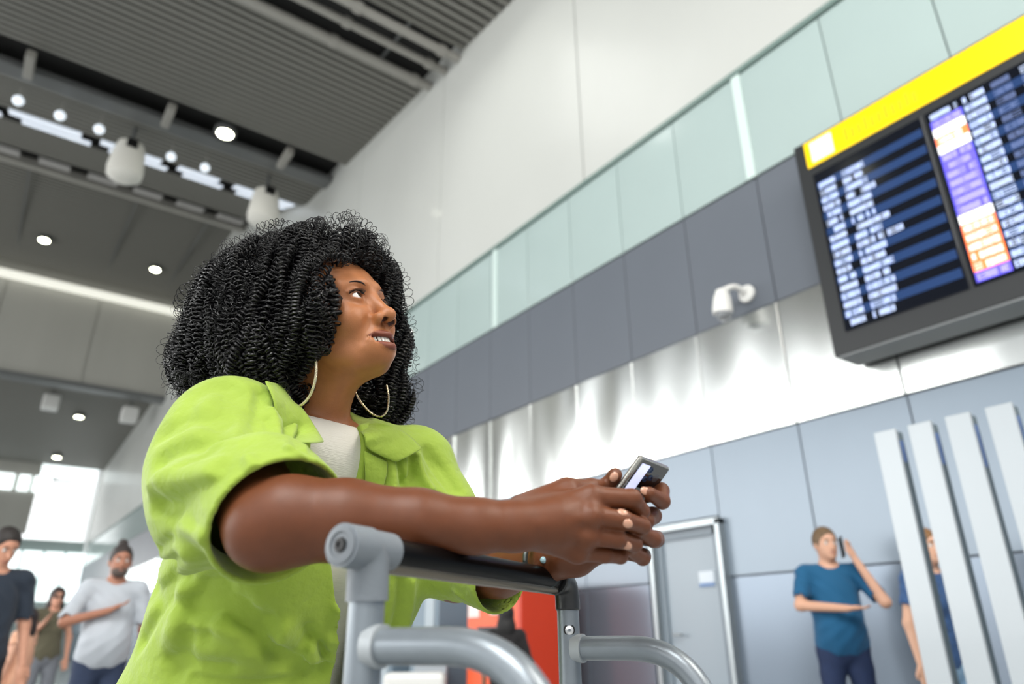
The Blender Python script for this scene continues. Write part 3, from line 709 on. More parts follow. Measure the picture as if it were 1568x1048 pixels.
# small woman between
d = ray(84, 930); d = d / np.hypot(d[0], d[1]); mp2 = 10.6 * np.array((d[0], d[1], 0))
r6, s6, H6 = person('person', 'small distant woman with dark hair and sunglasses between the two men', mp2, yaw_to(mp2, (0, 0)) + .2, 1.60, (205, 150, 125), (46, 34, 32), (92, 88, 70), (120, 124, 132),
       ((.05, -.22, 1.14), (.20, -.12, 1.30), (.3, .4, .8)), HANG_L, hair='long', female=True, sleeve=.1)
sg = MB(); 
for sd in (-1, 1): sg.ball(H6(.094, sd * .032, .004) * s6, (.008, .024, .018))
g_ = sg.build('sunglasses', M_black, None, smooth=True); g_.matrix_world = ROOTM[r6]; tag(g_, 'dark sunglasses on the small distant woman', 'sunglasses')
# orange tee person partly behind
d = ray(72, 930); d = d / np.hypot(d[0], d[1]); mp3 = 8.3 * np.array((d[0], d[1], 0))
person('person', 'woman in a peach dress at the left, low behind the navy tee man', mp3 - np.array((.12, 0, 0)), 2.6, 1.28, (212, 160, 134), (48, 36, 34), (226, 172, 142), (226, 172, 142), HANG_R, HANG_L, hair='long', female=True, sleeve=.1)
# dark figure by kiosk
d = ray(775, 960); d = d / np.hypot(d[0], d[1]); mp4 = 6.1 * np.array((d[0], d[1], 0))
person('person', 'person in black with long dark hair in front of the orange kiosk', mp4, yaw_to(mp4, (5, 7)), 1.24, (150, 100, 80), (16, 15, 16), (22, 20, 22), (30, 30, 34), HANG_R, HANG_L, hair='long', female=True, sleeve=.32)
print('bg', round(time.time() - T0, 1))

# ================================================================== BAGGAGE TROLLEY
M_alu = mat('trolley_grey', (134, 142, 149), .32, .45, ((40, 40, 40), .05))
M_fit = mat('fitting_grey', (120, 127, 134), .42, 0, None, ((300, 300, 300), .0004, 2))
M_hand = mat('handle_black', (4, 4, 5), .3, spec=.14)
pL = P(570, 905, .66); pR = P(876, 930, 1.02)
hz = (pL[2] + pR[2]) / 2
A = P(548, 836, .655); B = P(868, 893, 1.015)               # handle axis ends
zh = (A[2] + B[2]) / 2; A[2] = zh + .002; B[2] = zh - .002
ax = (B - A) / np.linalg.norm(B - A); fw = np.cross(ax, (0, 0, 1.)); fw /= np.linalg.norm(fw)
if fw @ Rv < 0: fw = -fw
dn = np.array((0, 0, -1.))
tr = empty('baggage_trolley', ((A + B) / 2) * (1, 1, 0), label='grey metal airport baggage trolley with black handle bar under the woman\'s forearms', cat='trolley')
MB().tube([A + ax * .035, A + ax * .2, B - ax * .04], .0145, 20).build('handle_bar', M_hand, tr, smooth=True)
MB().tube([A + ax * .036 + dn * .012, B - ax * .045 + dn * .012], .0085, 12).build('handle_underside', mat('handle_chrome', (120, 112, 100), .25, .8), tr, smooth=True)
for end, s_, nm in ((A, 1, 'near'), (B, -1, 'far')):
    mt = M_fit if s_ == 1 else mat('fitting_black', (34, 35, 37), .38, coat=.2)
    e0 = end - ax * s_ * .022; e1 = end + ax * s_ * .045
    elb = MB()
    if s_ == 1:
        elb.tube([e0, end + ax * .012], [.0195, .0200], 24)
        pth = [end - ax * .012] + corner(end - ax * .0, end + ax * .016, end + ax * .018 + dn * .045, .016) + [end + ax * .018 + dn * .046]
        elb.tube(pth, .0195, 24); elb.tube([end, e1], .0185, 20)
    else:
        pth = [end - ax * .038] + corner(end - ax * .03, end, end + dn * .037, .026) + [end + dn * .039]
        elb.tube(pth, .0175, 24); elb.tube([end - ax * .040, end - ax * .028], .0205, 24)
    elb.build('corner_fitting', mt, tr, smooth=True, bevel=.002, label='grey near corner fitting' if s_ == 1 else 'black far corner fitting')
    base = end + (ax * .018 if s_ == 1 else 0)
    if s_ == 1:
        MB().lathe(e0, -ax, [(0, .0165), (.002, .0165), (.0025, .012), (.001, .0115)], 24).build('end_cap', mat('cap_grey', (112, 118, 124), .4), tr, smooth=True)
        MB().lathe(e0 - ax * .001, -ax, [(0, .0068), (.0025, .006), (.0026, .003), (.001, .0028)], 18).build('cap_screw', M_black, tr, smooth=True)
    post0 = base + dn * .044 if s_ == 1 else base + dn * .036
    # oval post down to the deck, leaning a little back towards the deck
    bot = np.array((base[0], base[1], .20)) - fw * .0
    MB().tube([post0, bot], .0165 if s_ == 1 else .0155, 24).build('post', M_alu, tr, smooth=True)
    if s_ == -1:
        c_ = post0 + dn * .024 - Fv * .0155
        MB().lathe(c_ + Fv * .004, -(Fv * (1, 1, 0)) / np.linalg.norm(Fv * (1, 1, 0)), [(0, .0085), (.004, .008), (.0045, .0065)], 18).build('bolt_ring', M_black, tr, smooth=True)
        MB().lathe(c_ + Fv * .003, -(Fv * (1, 1, 0)) / np.linalg.norm(Fv * (1, 1, 0)), [(0, .0062), (.0045, .0058), (.005, .002), (.003, .0018)], 18).build('bolt', mat('bolt_chrome', (215, 215, 215), .2, .9), tr, smooth=True)
    # side arm: forward then curving down
    a0 = base + dn * (.084 if s_ == 1 else .088)
    arm = [a0 + fw * .012, a0 + fw * .09] + corner(a0 + fw * .09, a0 + fw * .175, a0 + fw * .235 + dn * .30, .085, 12) + [a0 + fw * .26 + dn * .44, a0 + fw * .31 + dn * (a0[2] - .185)]
    MB().tube(arm, .0155, 20).build('side_arm', M_alu, tr, smooth=True)
    MB().tube([a0 + fw * .008, a0 + fw * .022], .0185, 20).build('weld_collar', mat('weld', (170, 176, 180), .5, .3), tr, smooth=True)
    # wheels
    for t_, rr in ((.02, .06), (.42, .05)):
        wc = np.array((base[0], base[1], 0)) + fw * t_ + np.array((0, 0, rr))
        MB().lathe(wc - ax * .015, ax, [(0, rr * .85), (.004, rr), (.026, rr), (.03, rr * .85)], 24).build('wheel', mat('rubber', (40, 40, 42), .7), tr, smooth=True)
        MB().obox(wc + np.array((0, 0, rr * .9)), ax * .02, fw * .015, (0, 0, .05)).build('caster', M_alu, tr)
dk = MB(); b0 = A * (1, 1, 0); b1 = B * (1, 1, 0)
for t_ in np.linspace(.02, .98, 7):
    c_ = b0 + (b1 - b0) * t_; dk.tube([c_ + fw * -.02 + np.array((0, 0, .2)), c_ + fw * .60 + np.array((0, 0, .16))], .008, 8)
dk.tube([b0 + np.array((0, 0, .2)), b1 + np.array((0, 0, .2))], .012, 10); dk.tube([b0 + fw * .6 + np.array((0, 0, .16)), b1 + fw * .6 + np.array((0, 0, .16))], .012, 10)
dk.tube([b0 + ax * .02 + np.array((0, 0, .55)), b1 + np.array((0, 0, .55))], .010, 10)
dk.build('deck', M_alu, tr, smooth=True)

# ================================================================== THE WOMAN
wroot = empty('person', P(345, 1060, 1.12) * (1, 1, 0), label='woman with big black curls in a lime green shirt, leaning on the trolley', cat='person')
wu = np.array((0, 0, 1.))
# ---- head frame
hf = cvec(.815, .455, -.345); hf /= np.linalg.norm(hf)
hu = cvec(-.335, .87, .35); hu = hu - hf * (hu @ hf); hu /= np.linalg.norm(hu)
hl = np.cross(hu, hf)
MH = np.array([hf, hl, hu])
eyeR = np.array((.082, -.032, 0.))
HC = P(545, 454, 1.09) - eyeR @ MH
def Hd(x, y, z): return HC + x * hf + y * hl + z * hu
# ---- torso frame
SR = P(345, 672, 1.00); SL = P(640, 712, 1.24)
el_ = (SL - SR) / np.linalg.norm(SL - SR)
NB = P(485, 668, 1.15); WC = P(392, 1010, 1.14); HP = P(360, 1110, 1.15)
eu = NB - WC; eu -= el_ * (eu @ el_); eu /= np.linalg.norm(eu)
ef = np.cross(el_, eu)
if ef @ Rv < 0: ef = -ef
MT = np.array([ef, el_, eu])
CC = P(452, 830, 1.15)
body = SDF()
def torso(S, o=0.0, k0=.06):
    S.ell(CC, (.10 + o, .158 + o, .19), MT, k=k0)
    S.cone(SR + el_ * .02, SL - el_ * .02, .048 + o, k=.06)
    for sd in (-1, 1): S.ell(CC + ef * .062 + el_ * sd * .072 + eu * .0, .068 + o, k=.05)
    S.ell(WC, (.105 + o, .145 + o, .17), MT, k=.08)
    S.ell(HP, (.125 + o, .17 + o, .14), MT, k=.08)
torso(body)
# head
body.ell(Hd(-.012, 0, .028), (.098, .075, .088), MH, k=.01)
body.ell(Hd(.020, 0, .012), (.070, .064, .075), MH, k=.03)
body.ell(Hd(.022, 0, -.046), (.060, .055, .062), MH, k=.03)
body.ell(Hd(.044, 0, -.082), (.034, .036, .024), MH, k=.026)
body.ell(Hd(.068, 0, -.0915), (.0165, .0190, .0145), MH, k=.020)
for sd in (-1, 1):
    body.cone(Hd(-.005, sd * .052, -.055), Hd(.046, sd * .028, -.089), .015, .013, k=.024)       # jaw line
    body.ell(Hd(.060, sd * .038, -.034), (.024, .024, .023), MH, k=.022)                          # cheeks lifted by the smile
    body.cone(Hd(.087, sd * .016, .021), Hd(.070, sd * .048, .020), .0075, .006, k=.018)        # brow
    body.ell(Hd(.098, sd * .031, .000), (.017, .021, .0125), MH, k=.016, sub=True)                # socket
    body.ell(Hd(.0765, sd * .032, 0), .0148, MH, k=.006)                                          # lids
    body.cone(Hd(.0905, sd * .020, .0052), Hd(.0815, sd * .046, .0045), .0022, .0018, k=.004)       # upper lid fold
    body.ell(Hd(-.012, sd * .074, -.012), (.018, .010, .030), MH, k=.006)
body.ell(Hd(.075, 0, -.073), (.020, .031, .026), MH, k=.020)                                      # muzzle
body.cone(Hd(.086, 0, .010), Hd(.1040, 0, -.033), .0072, .0092, k=.013)                           # bridge
body.ell(Hd(.1085, 0, -.0405), (.0112, .0112, .0104), MH, k=.009)                                 # tip
for sd in (-1, 1):
    body.ell(Hd(.0965, sd * .0150, -.0440), (.0118, .0078, .0092), MH, k=.008)
    body.ell(Hd(.1040, sd * .0098, -.0500), (.0070, .0052, .0062), MH, k=.0015, sub=True)
    body.cone(Hd(.090, sd * .027, -.046), Hd(.077, sd * .040, -.074), .0035, .0030, k=.012, sub=True)
# mouth opening then lips
def mouth_curve(t, dz=0, dx=0):                   # t in -1..1
    return Hd(.0955 - .027 * t * t + dx, .0295 * t, -.0765 + .0085 * t * t + dz)
for t0, t1 in zip(np.linspace(-.92, .92, 9)[:-1], np.linspace(-.92, .92, 9)[1:]):
    h0, h1 = .0066 * (1 - t0 ** 4) + .001, .0066 * (1 - t1 ** 4) + .001
    body.cone(mouth_curve(t0, -.001, .004), mouth_curve(t1, -.001, .004), h0, h1, k=.002, sub=True)
    body.cone(mouth_curve(t0, -.001, -.006), mouth_curve(t1, -.001, -.006), h0, h1, k=.002, sub=True)
for t0, t1 in zip(np.linspace(-1, 1, 13)[:-1], np.linspace(-1, 1, 13)[1:]):
    ru = lambda t: .0018 + .0024 * (1 - t * t); rl_ = lambda t: .0018 + .0038 * (1 - abs(t) ** 2.5)
    body.cone(mouth_curve(t0, .0080 * (1 - t0 ** 4), .0005), mouth_curve(t1, .0080 * (1 - t1 ** 4), .0005), ru(t0), ru(t1), k=.003)
    body.cone(mouth_curve(t0, -.0118 * (1 - t0 ** 4), -.0015), mouth_curve(t1, -.0118 * (1 - t1 ** 4), -.0015), rl_(t0), rl_(t1), k=.003)
# eye openings
for sd in (-1, 1):
    body.ell(Hd(.0920, sd * .0325, -.0016), (.013, .0140, .0042), MH, k=.0015, sub=True)
# neck
NK0 = Hd(-.032, 0, -.066); NK1 = P(458, 690, 1.16)
body.cone(NK0, NK1, .046, .050, k=.020)
body.cone(Hd(-.035, 0, -.03), NB - ef * .03 + eu * .0, .045, .055, k=.03)
body.cone(Hd(-.006, 0, -.092), P(474, 690, 1.14), .020, .028, k=.032)
# ---- arms
RE = P(412, 806, .775); RW = P(788, 806, .800)
body.cone(SR, RE, .052, .047, k=.03)
body.chain([RE, P(445, 797, .775), P(530, 797, .775), P(640, 800, .780), P(730, 806, .790), RW], [.0455, .0470, .0430, .0350, .0290, .0270], k=.012)
LE = P(698, 878, 1.13); LW = P(842, 858, .975)
body.cone(SL, LE, .050, .043, k=.03); body.chain([LE, P(765, 874, 1.06), LW], [.042, .038, .026], k=.012)
# ---- right hand (back towards the camera)
S = 1.0
def blob(px, py, z, r, k=.008): body.ell(P(px, py, z), r, k=k)
body.chain([RW, P(850, 800, .815)], [.0265, .030], k=.012)
mcpR = [P(905, 762, .835), P(903, 791, .818), P(897, 821, .815), P(884, 845, .822)]
for q, r_ in zip(mcpR, (.0150, .0150, .0140, .0130)): body.cone(P(806, 800 + (q is mcpR[3]) * 8, .815), q, .022, r_, k=.010)
for a_, b_ in zip(mcpR[:-1], mcpR[1:]): body.cone(a_, b_, .0125, .0125, k=.008)
body.cone(P(800, 785, .835), P(868, 752, .862), .021, .016, k=.012)          # thumb root web
body.ell(mcpR[1] - Fv * .006, .0125, k=.006); body.ell(mcpR[2] - Fv * .005, .0115, k=.006)
for q in mcpR[:3]: body.cone(P(822, 803, .787), q - Fv * .0095, .003, .0035, k=.008)   # tendons
body.chain([mcpR[0], P(968, 764, .845), P(982, 783, .862), P(965, 792, .880)], [.0135, .0112, .0098, .0085], k=.0045)
body.chain([mcpR[1], P(955, 797, .826), P(984, 806, .848), P(972, 815, .868)], [.0130, .0110, .0095, .0085], k=.0035)
body.chain([mcpR[2], P(945, 826, .826), P(972, 834, .848), P(960, 838, .868)], [.0122, .0105, .0092, .0080], k=.0035)
body.chain([mcpR[3], P(925, 850, .834), P(950, 853, .852), P(945, 850, .872)], [.0112, .0095, .0085, .0075], k=.0035)
body.chain([P(868, 752, .862), P(905, 748, .885), P(930, 745, .905)], [.0150, .0115, .0090], k=.005)     # thumb behind the phone edge
# ---- left hand wrapped round from behind
body.chain([LW, P(880, 850, .955)], [.026, .030], k=.012)
mcpL = [P(960, 765, .945), P(968, 790, .948), P(962, 818, .945), P(945, 842, .938)]
for q in mcpL: body.cone(P(868, 848, .955), q, .021, .0135, k=.012)
for a_, b_ in zip(mcpL[:-1], mcpL[1:]): body.cone(a_, b_, .012, .012, k=.008)
body.chain([mcpL[0], P(1012, 752, .930), P(1014, 768, .905), P(994, 756, .880)], [.0120, .0108, .0100, .0085], k=.0035)
body.chain([mcpL[1], P(1000, 790, .920), P(990, 798, .890), P(955, 786, .855)], [.0120, .0110, .0098, .0080], k=.0030)
body.chain([mcpL[2], P(1004, 826, .915), P(1000, 826, .885), P(966, 808, .852)], [.0118, .0108, .0102, .0088], k=.0030)
body.chain([mcpL[3], P(985, 852, .908), P(984, 855, .882), P(963, 841, .856)], [.0110, .0098, .0092, .0080], k=.0030)
body.chain([P(872, 835, .950), P(905, 785, .935), P(925, 752, .915), P(942, 728, .895)], [.020, .0150, .0118, .0092], k=.006)   # left thumb along the phone
# legs (below the frame)
footR = np.array((P(330, 1060, 1.05)[0], P(330, 1060, 1.05)[1], .09)); footL = np.array((P(420, 1060, 1.25)[0], P(420, 1060, 1.25)[1], .09))
hipR = HP - el_ * .085 - wu * .04; hipL = HP + el_ * .085 - wu * .04
for h_, f_ in ((hipR, footR), (hipL, footL)):
    body.chain([h_, (h_ + f_) / 2 + ef * .02 * (1, 1, 0), f_], [.080, .055, .040], k=.03)
allp = np.array([HC + (0, 0, .2), HC - (.2, .2, 0), SR - .15, SL + .15, P(1040, 780, .95), P(1050, 690, .74), P(900, 870, .74), P(400, 800, .68), LW, footR - (.12, .12, .07), footL, P(300, 900, 1.0), CC + .2, CC - .25, LE, RE - .05])
lo = allp.min(0) - .02; hi = allp.max(0) + .03; 
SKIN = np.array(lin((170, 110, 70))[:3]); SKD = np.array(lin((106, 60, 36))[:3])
# fine upper body, coarser legs share one mesh object
zc = HP[2] - .05
up = SDF(); up.ops = list(body.ops)
V, Fq = up.mesh((lo[0], lo[1], zc), hi, .0025)
print('body', len(V), round(time.time() - T0, 1))
legs = SDF(); legs.ops = [op for op in body.ops[:8]] + body.ops[-4:]
legs.cut(lambda p: p[..., 2] - (zc + .012), k=0)
V2, F2 = legs.mesh((lo[0], lo[1], 0), (hi[0], hi[1], zc + .03), .008)
# ---- colour regions of the skin (true pigment): lips, palms; nostrils carry painted shade
def vcol(V):
    loc = (V - HC) @ MH.T
    c = np.tile(SKIN, (len(V), 1))
    head = (loc[:, 2] > -.14) & (np.abs(loc[:, 1]) < .12) & (loc[:, 0] > -.15) & (loc[:, 0] < .2)
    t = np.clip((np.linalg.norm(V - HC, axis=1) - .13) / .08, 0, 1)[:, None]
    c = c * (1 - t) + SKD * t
    tt = loc[:, 1] / .0295; zc_ = -.0765 + .0085 * tt ** 2
    w_ = (np.abs(tt) < 1.0) & (loc[:, 0] > .06) & head
    dz = loc[:, 2] - zc_; half_u = .0130 * (1 - np.clip(np.abs(tt), 0, 1) ** 3) + .001; half_l = .0175 * (1 - np.clip(np.abs(tt), 0, 1) ** 3) + .001
    lip = w_ & (dz < half_u) & (dz > -half_l)
    c[lip] = np.array(lin((126, 70, 54))[:3])
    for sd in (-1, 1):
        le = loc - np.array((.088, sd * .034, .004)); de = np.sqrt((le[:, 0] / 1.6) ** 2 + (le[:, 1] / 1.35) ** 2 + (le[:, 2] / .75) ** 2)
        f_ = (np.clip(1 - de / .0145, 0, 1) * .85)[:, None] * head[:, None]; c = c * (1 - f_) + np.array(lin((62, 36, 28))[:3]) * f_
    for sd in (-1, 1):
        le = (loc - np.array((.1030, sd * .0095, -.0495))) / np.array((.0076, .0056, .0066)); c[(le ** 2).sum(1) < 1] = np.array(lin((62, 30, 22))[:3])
    ins = w_ & (np.abs(dz + .001) < .0072 * (1 - np.clip(np.abs(tt), 0, 1) ** 4)) & (loc[:, 0] < .0930 - .027 * tt ** 2)
    c[ins] = np.array(lin((70, 28, 26))[:3])
    return c
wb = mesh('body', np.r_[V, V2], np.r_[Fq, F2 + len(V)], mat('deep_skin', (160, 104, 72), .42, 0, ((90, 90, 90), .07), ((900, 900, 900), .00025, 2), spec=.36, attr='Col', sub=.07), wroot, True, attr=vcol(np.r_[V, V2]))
# ---- eyes, lashes, brows, teeth
M_ew = mat('sclera', (232, 228, 224), .12); M_iris = mat('iris_brown', (38, 22, 16), .1)
gaze = hf * .95 + hu * .10 + hl * .16; gaze /= np.linalg.norm(gaze)
for sd in (-1, 1):
    ec = Hd(.0762, sd * .0322, 0)
    e = MB().ball(ec, .0126, 24).build('eye', M_ew, wroot, smooth=True)
    MB().lathe(ec + gaze * .0109, gaze, [(0, .0056), (.0010, .0052), (.0018, .003), (.0020, .0008)], 20).build('iris', M_iris, e, smooth=True)
    la = [Hd(.0905 - .012 * max(0, t) ** 1.5, sd * (.0215 + .0245 * t), .0008 + .0042 * math.sin(math.pi * min(1, t * 1.05))) for t in np.linspace(0, 1, 9)]
    lm = MB(); lm.tube([q + hf * .0008 for q in la], [.0007, .001, .0012, .0013, .0013, .0013, .0013, .0012, .0008], 6)
    for t in np.linspace(.1, 1.0, 26):
        i = min(int(t * 8), 7); q = la[i] + (la[i + 1] - la[i]) * (t * 8 - i) if t < 1 else la[8]
        q = q + hf * .001; lm.tube([q, q + hf * .004 + hu * .0005 + hl * sd * .0015 * t, q + hf * .0062 + hu * .0030 + hl * sd * .003 * t], [.0006, .0005, .0003], 4, cap=False)
    lm.build('eyelashes', M_black, wroot, smooth=True, kind='stuff')
    bm_ = MB(); bp = [Hd(.0935, sd * .0150, .0150), Hd(.0945, sd * .022, .0195), Hd(.0905, sd * .033, .0225), Hd(.083, sd * .044, .0205), Hd(.075, sd * .052, .0150)]
    bm_.tube(bez(bp, 5), [.0008 + .0008 * math.sin(math.pi * min(1, i / 15)) * (1 if i < 16 else .6) for i in range(21)], 8)
    bm_.build('eyebrow', mat('brow_black', (44, 30, 26), .7), wroot, smooth=True)
th = MB(); n_t = 10
for k in range(n_t):
    t = -.80 + 1.6 * (k + .5) / n_t; wd = .0046 if abs(t) < .2 else .0038
    c_ = mouth_curve(t, .0022, -.0052); tg = mouth_curve(t + .05) - mouth_curve(t - .05); tg /= np.linalg.norm(tg); nn_ = np.cross(tg, hu); nn_ = nn_ if nn_ @ hf > 0 else -nn_
    th.obox(c_, tg * .0270 * 1.6 / n_t * .53, nn_ * .0022, hu * (.0054 if abs(t) < .5 else .0046))
th.build('teeth', mat('teeth', (240, 236, 226), .15, coat=.5), wroot, bevel=.0012, kind='stuff')
# nails
def nail(p, d, up_, w_=.0052, l_=.0068, col=(200, 150, 124)):
    d = d / np.linalg.norm(d); up_ = up_ - d * (up_ @ d); up_ /= np.linalg.norm(up_); sdv = np.cross(d, up_)
    MB().ball(p, (l_, w_, .0022), 12, np.array([d, sdv, up_])).build('fingernail', mat('nail', col, .2, coat=.4), wroot, smooth=True)
bv = BVHTree.FromPolygons([tuple(v) for v in V], [tuple(f) for f in Fq])
def surf(px, py, bvh=None, off=0.0, default=None):
    d_ = Vector(ray(px, py)).normalized(); h_ = (bvh or bv).ray_cast(Vector(CAM), d_)
    if h_[0] is None: return (default, np.array((0, 0, 1.)))
    n_ = np.array(h_[1]); n_ = n_ if n_ @ Fv < 0 else -n_
    return np.array(h_[0]) + n_ * off, n_
for (px, py, dx, dy) in ((988, 752, -1, -.35), (953, 784, -1, -.15), (961, 802, -1, -.45), (960, 836, -1, -.55), (940, 731, .6, -1)):
    q, n_ = surf(px, py)
    if q is not None: nail(q - n_ * .0006, dx * Rv - dy * Uv, n_)
# ---- phone
PA = P(984, 703, .880); PB_ = P(1027, 720, .928)
e1 = PB_ - PA; e1 /= np.linalg.norm(e1)
e2 = cvec(-.62, -.70, 0); e2 = e2 - e1 * (e2 @ e1); e2 /= np.linalg.norm(e2); e3 = np.cross(e1, e2); e3 = e3 if e3 @ Fv < 0 else -e3
pc = PA + e1 * .033 + e2 * .070 - e3 * .004
pho = empty('mobile_phone', pc, label='black mobile phone with silver edges held in the woman\'s hands', cat='phone')
MB().obox(pc, e1 * .035, e2 * .072, e3 * .0042).build('frame', mat('phone_silver', (176, 174, 168), .25, .8), pho, bevel=.0035, seg=3)
MB().obox(pc + e3 * .0043, e1 * .0325, e2 * .0695, e3 * .0005).build('glass_face', mat('phone_glass', (12, 13, 18), .06, coat=1), pho)
MB().obox(pc + e3 * .0049 - e2 * .044 - e1 * .019, e1 * .0095, e2 * .021, e3 * .0003).build('screen', mat('phone_reflection', (214, 218, 246), .2, emit=(214, 220, 250), estr=.85), pho)  # no lit display: a reflection on the glass, put in as glow
for (a_, b_) in ((-.004, -.060), (.006, -.050), (-.003, -.046)):
    MB().lathe(pc + e3 * .0045 + e1 * a_ + e2 * b_, e3, [(0, .0045), (.0015, .0042), (.0016, .003), (.0008, .0028)], 18).build('camera_lens', mat('lens_blue', (60, 78, 110), .1, .6), pho, smooth=True)
MB().lathe(pc + e3 * .0045 + e1 * .017 - e2 * .052, e3, [(0, .0065), (.0006, .006)], 24).build('round_emblem', mat('emblem', (96, 98, 104), .2, .6), pho, smooth=True)
# ring / bracelet on the left wrist
bpos = P(832, 862, .965)
dd = LW - P(765, 885, 1.06); dd /= np.linalg.norm(dd); u_ = np.cross(dd, wu); u_ /= np.linalg.norm(u_); v_ = np.cross(dd, u_)
MB().tube([bpos + .031 * (math.cos(a) * u_ + math.sin(a) * v_) for a in np.linspace(0, 2 * math.pi, 25)], .0035, 8, cap=False).build('bracelet', mat('bracelet_grey', (70, 76, 74), .3, .6), wroot, smooth=True)
q, n_ = surf(832, 858)
if q is not None: MB().ball(q, .0045).build('bracelet_stone', mat('stone', (170, 205, 215), .1, emit=(170, 205, 215), estr=.0), wroot, smooth=True)
# ---- earrings
M_gold = mat('earring_gold', (226, 214, 184), .25, .9, None, ((900, 900, 900), .0006, 1))
for sd, top, bot_, wid, lab in ((-1, P(481, 531, 1.035), P(462, 622, 1.035), .023, None), (1, P(548, 600, 1.13), P(592, 630, 1.13), 0.02, None)):
    if sd == -1:
        pts = [P(481, 531, 1.045), P(484, 555, 1.04), P(483, 580, 1.035), P(475, 605, 1.035), P(460, 621, 1.035), P(447, 616, 1.04), P(440, 598, 1.045), P(439, 575, 1.05)]
    else:
        pts = [P(543, 595, 1.20), P(547, 606, 1.195), P(556, 620, 1.19), P(570, 634, 1.19), P(584, 638, 1.19), P(593, 628, 1.195), P(595, 608, 1.20), P(592, 590, 1.205)]
    MB().tube(bez(pts, 6), .0021 if sd == -1 else .0017, 8).build('hoop_earring', M_gold, wroot, smooth=True)

# ---- clothes ------------------------------------------------------
print('skin done', round(time.time() - T0, 1))
tee = SDF(); torso(tee, .007)
tee.cut(lambda p: ((p - P(505, 652, 1.13)) @ (eu * .88 + el_ * .10 - ef * .30)).astype(f32), k=.004)
tee.cut(lambda p: (HP[2] - .06 - p[..., 2]).astype(f32), k=.003)
V, Fq = tee.mesh(CC - (.36, .36, .36), CC + (.36, .36, .30), .005)
mesh('tee_shirt', V, Fq, mat('cream_tee', (226, 222, 212), .85, 0, None, ((60, 60, 900), .0006, 2), sheen=.2), wroot, True)
shirt = SDF()
shirt.ell(CC - ef * .008, (.128, .185, .20), MT, k=.06)
shirt.cone(SR + el_ * .03, SL - el_ * .02, .062, k=.07)
for sd in (-1, 1): shirt.ell(CC + ef * .066 + el_ * sd * .075, .080, k=.06)
shirt.ell(WC + ef * .01 + eu * .03, (.150, .178, .17), MT, k=.09)
shirt.ell(HP + ef * .01, (.170, .205, .15), MT, k=.09)
shirt.ell(P(615, 880, 1.10), (.035, .05, .13), MT, k=.07)
# right sleeve
CU = P(428, 800, .795); CE = P(368, 722, .895)
shirt.chain([P(350, 666, 1.00), P(336, 725, .94), P(352, 768, .885), CU + (CE - CU) * .25, CU + (CU - CE) * .5], [.084, .084, .080, .070, .068], k=.04)
shirt.ell(P(330, 790, .93), (.06, .06, .065), k=.05)
# left sleeve
CL = P(768, 886, 1.055)
shirt.chain([SL + eu * .0, P(672, 785, 1.20), P(695, 868, 1.14), CL], [.064, .060, .048, .045], k=.03)
T_SH = .0068
base_ops = list(shirt.ops); shirt.ops.append(('b', 0, np.zeros(3, f32), 1e3, 0))
INNER = ('i', .0200, np.zeros(3, f32), 1e3, 0)
tmp_ = SDF(); tmp_.ops = base_ops
V0, F0 = tmp_.mesh(CC - (.5, .5, .42), CC + (.5, .5, .36), .010)
bvS = BVHTree.FromPolygons([tuple(v) for v in V0], [tuple(f) for f in F0])
def crease(pts, amp, wd):
    """a fold: runs through surface points, positive amp is a valley"""
    q = []; nn = []
    for px, py in pts:
        s0, n0 = surf(px, py, bvS)
        if s0 is not None: q.append(s0); nn.append(n0)
    if len(q) < 2: return
    nv = np.mean(nn, 0); nv = (nv / np.linalg.norm(nv)).astype(f32)
    q = np.array(bez(q, 3), f32); c = q.mean(0); R = float(np.linalg.norm(q - c, axis=1).max()) + wd * 2.5 + .045
    def fn(p):
        best = None
        for a, b in zip(q[:-1], q[1:]):
            ba = b - a; h = np.clip(((p - a) @ ba) / max(float(ba @ ba), 1e-9), 0, 1); w_ = p - a - h[..., None] * ba; nd = (w_ @ nv) ** 2; d = ((w_ ** 2).sum(-1) - nd) / (wd * wd) + nd / .0009
            best = d if best is None else np.minimum(best, d)
        return (amp * np.exp(-best)).astype(f32)
    shirt.ops.append(('w', fn, np.array(c, f32), R, 0))
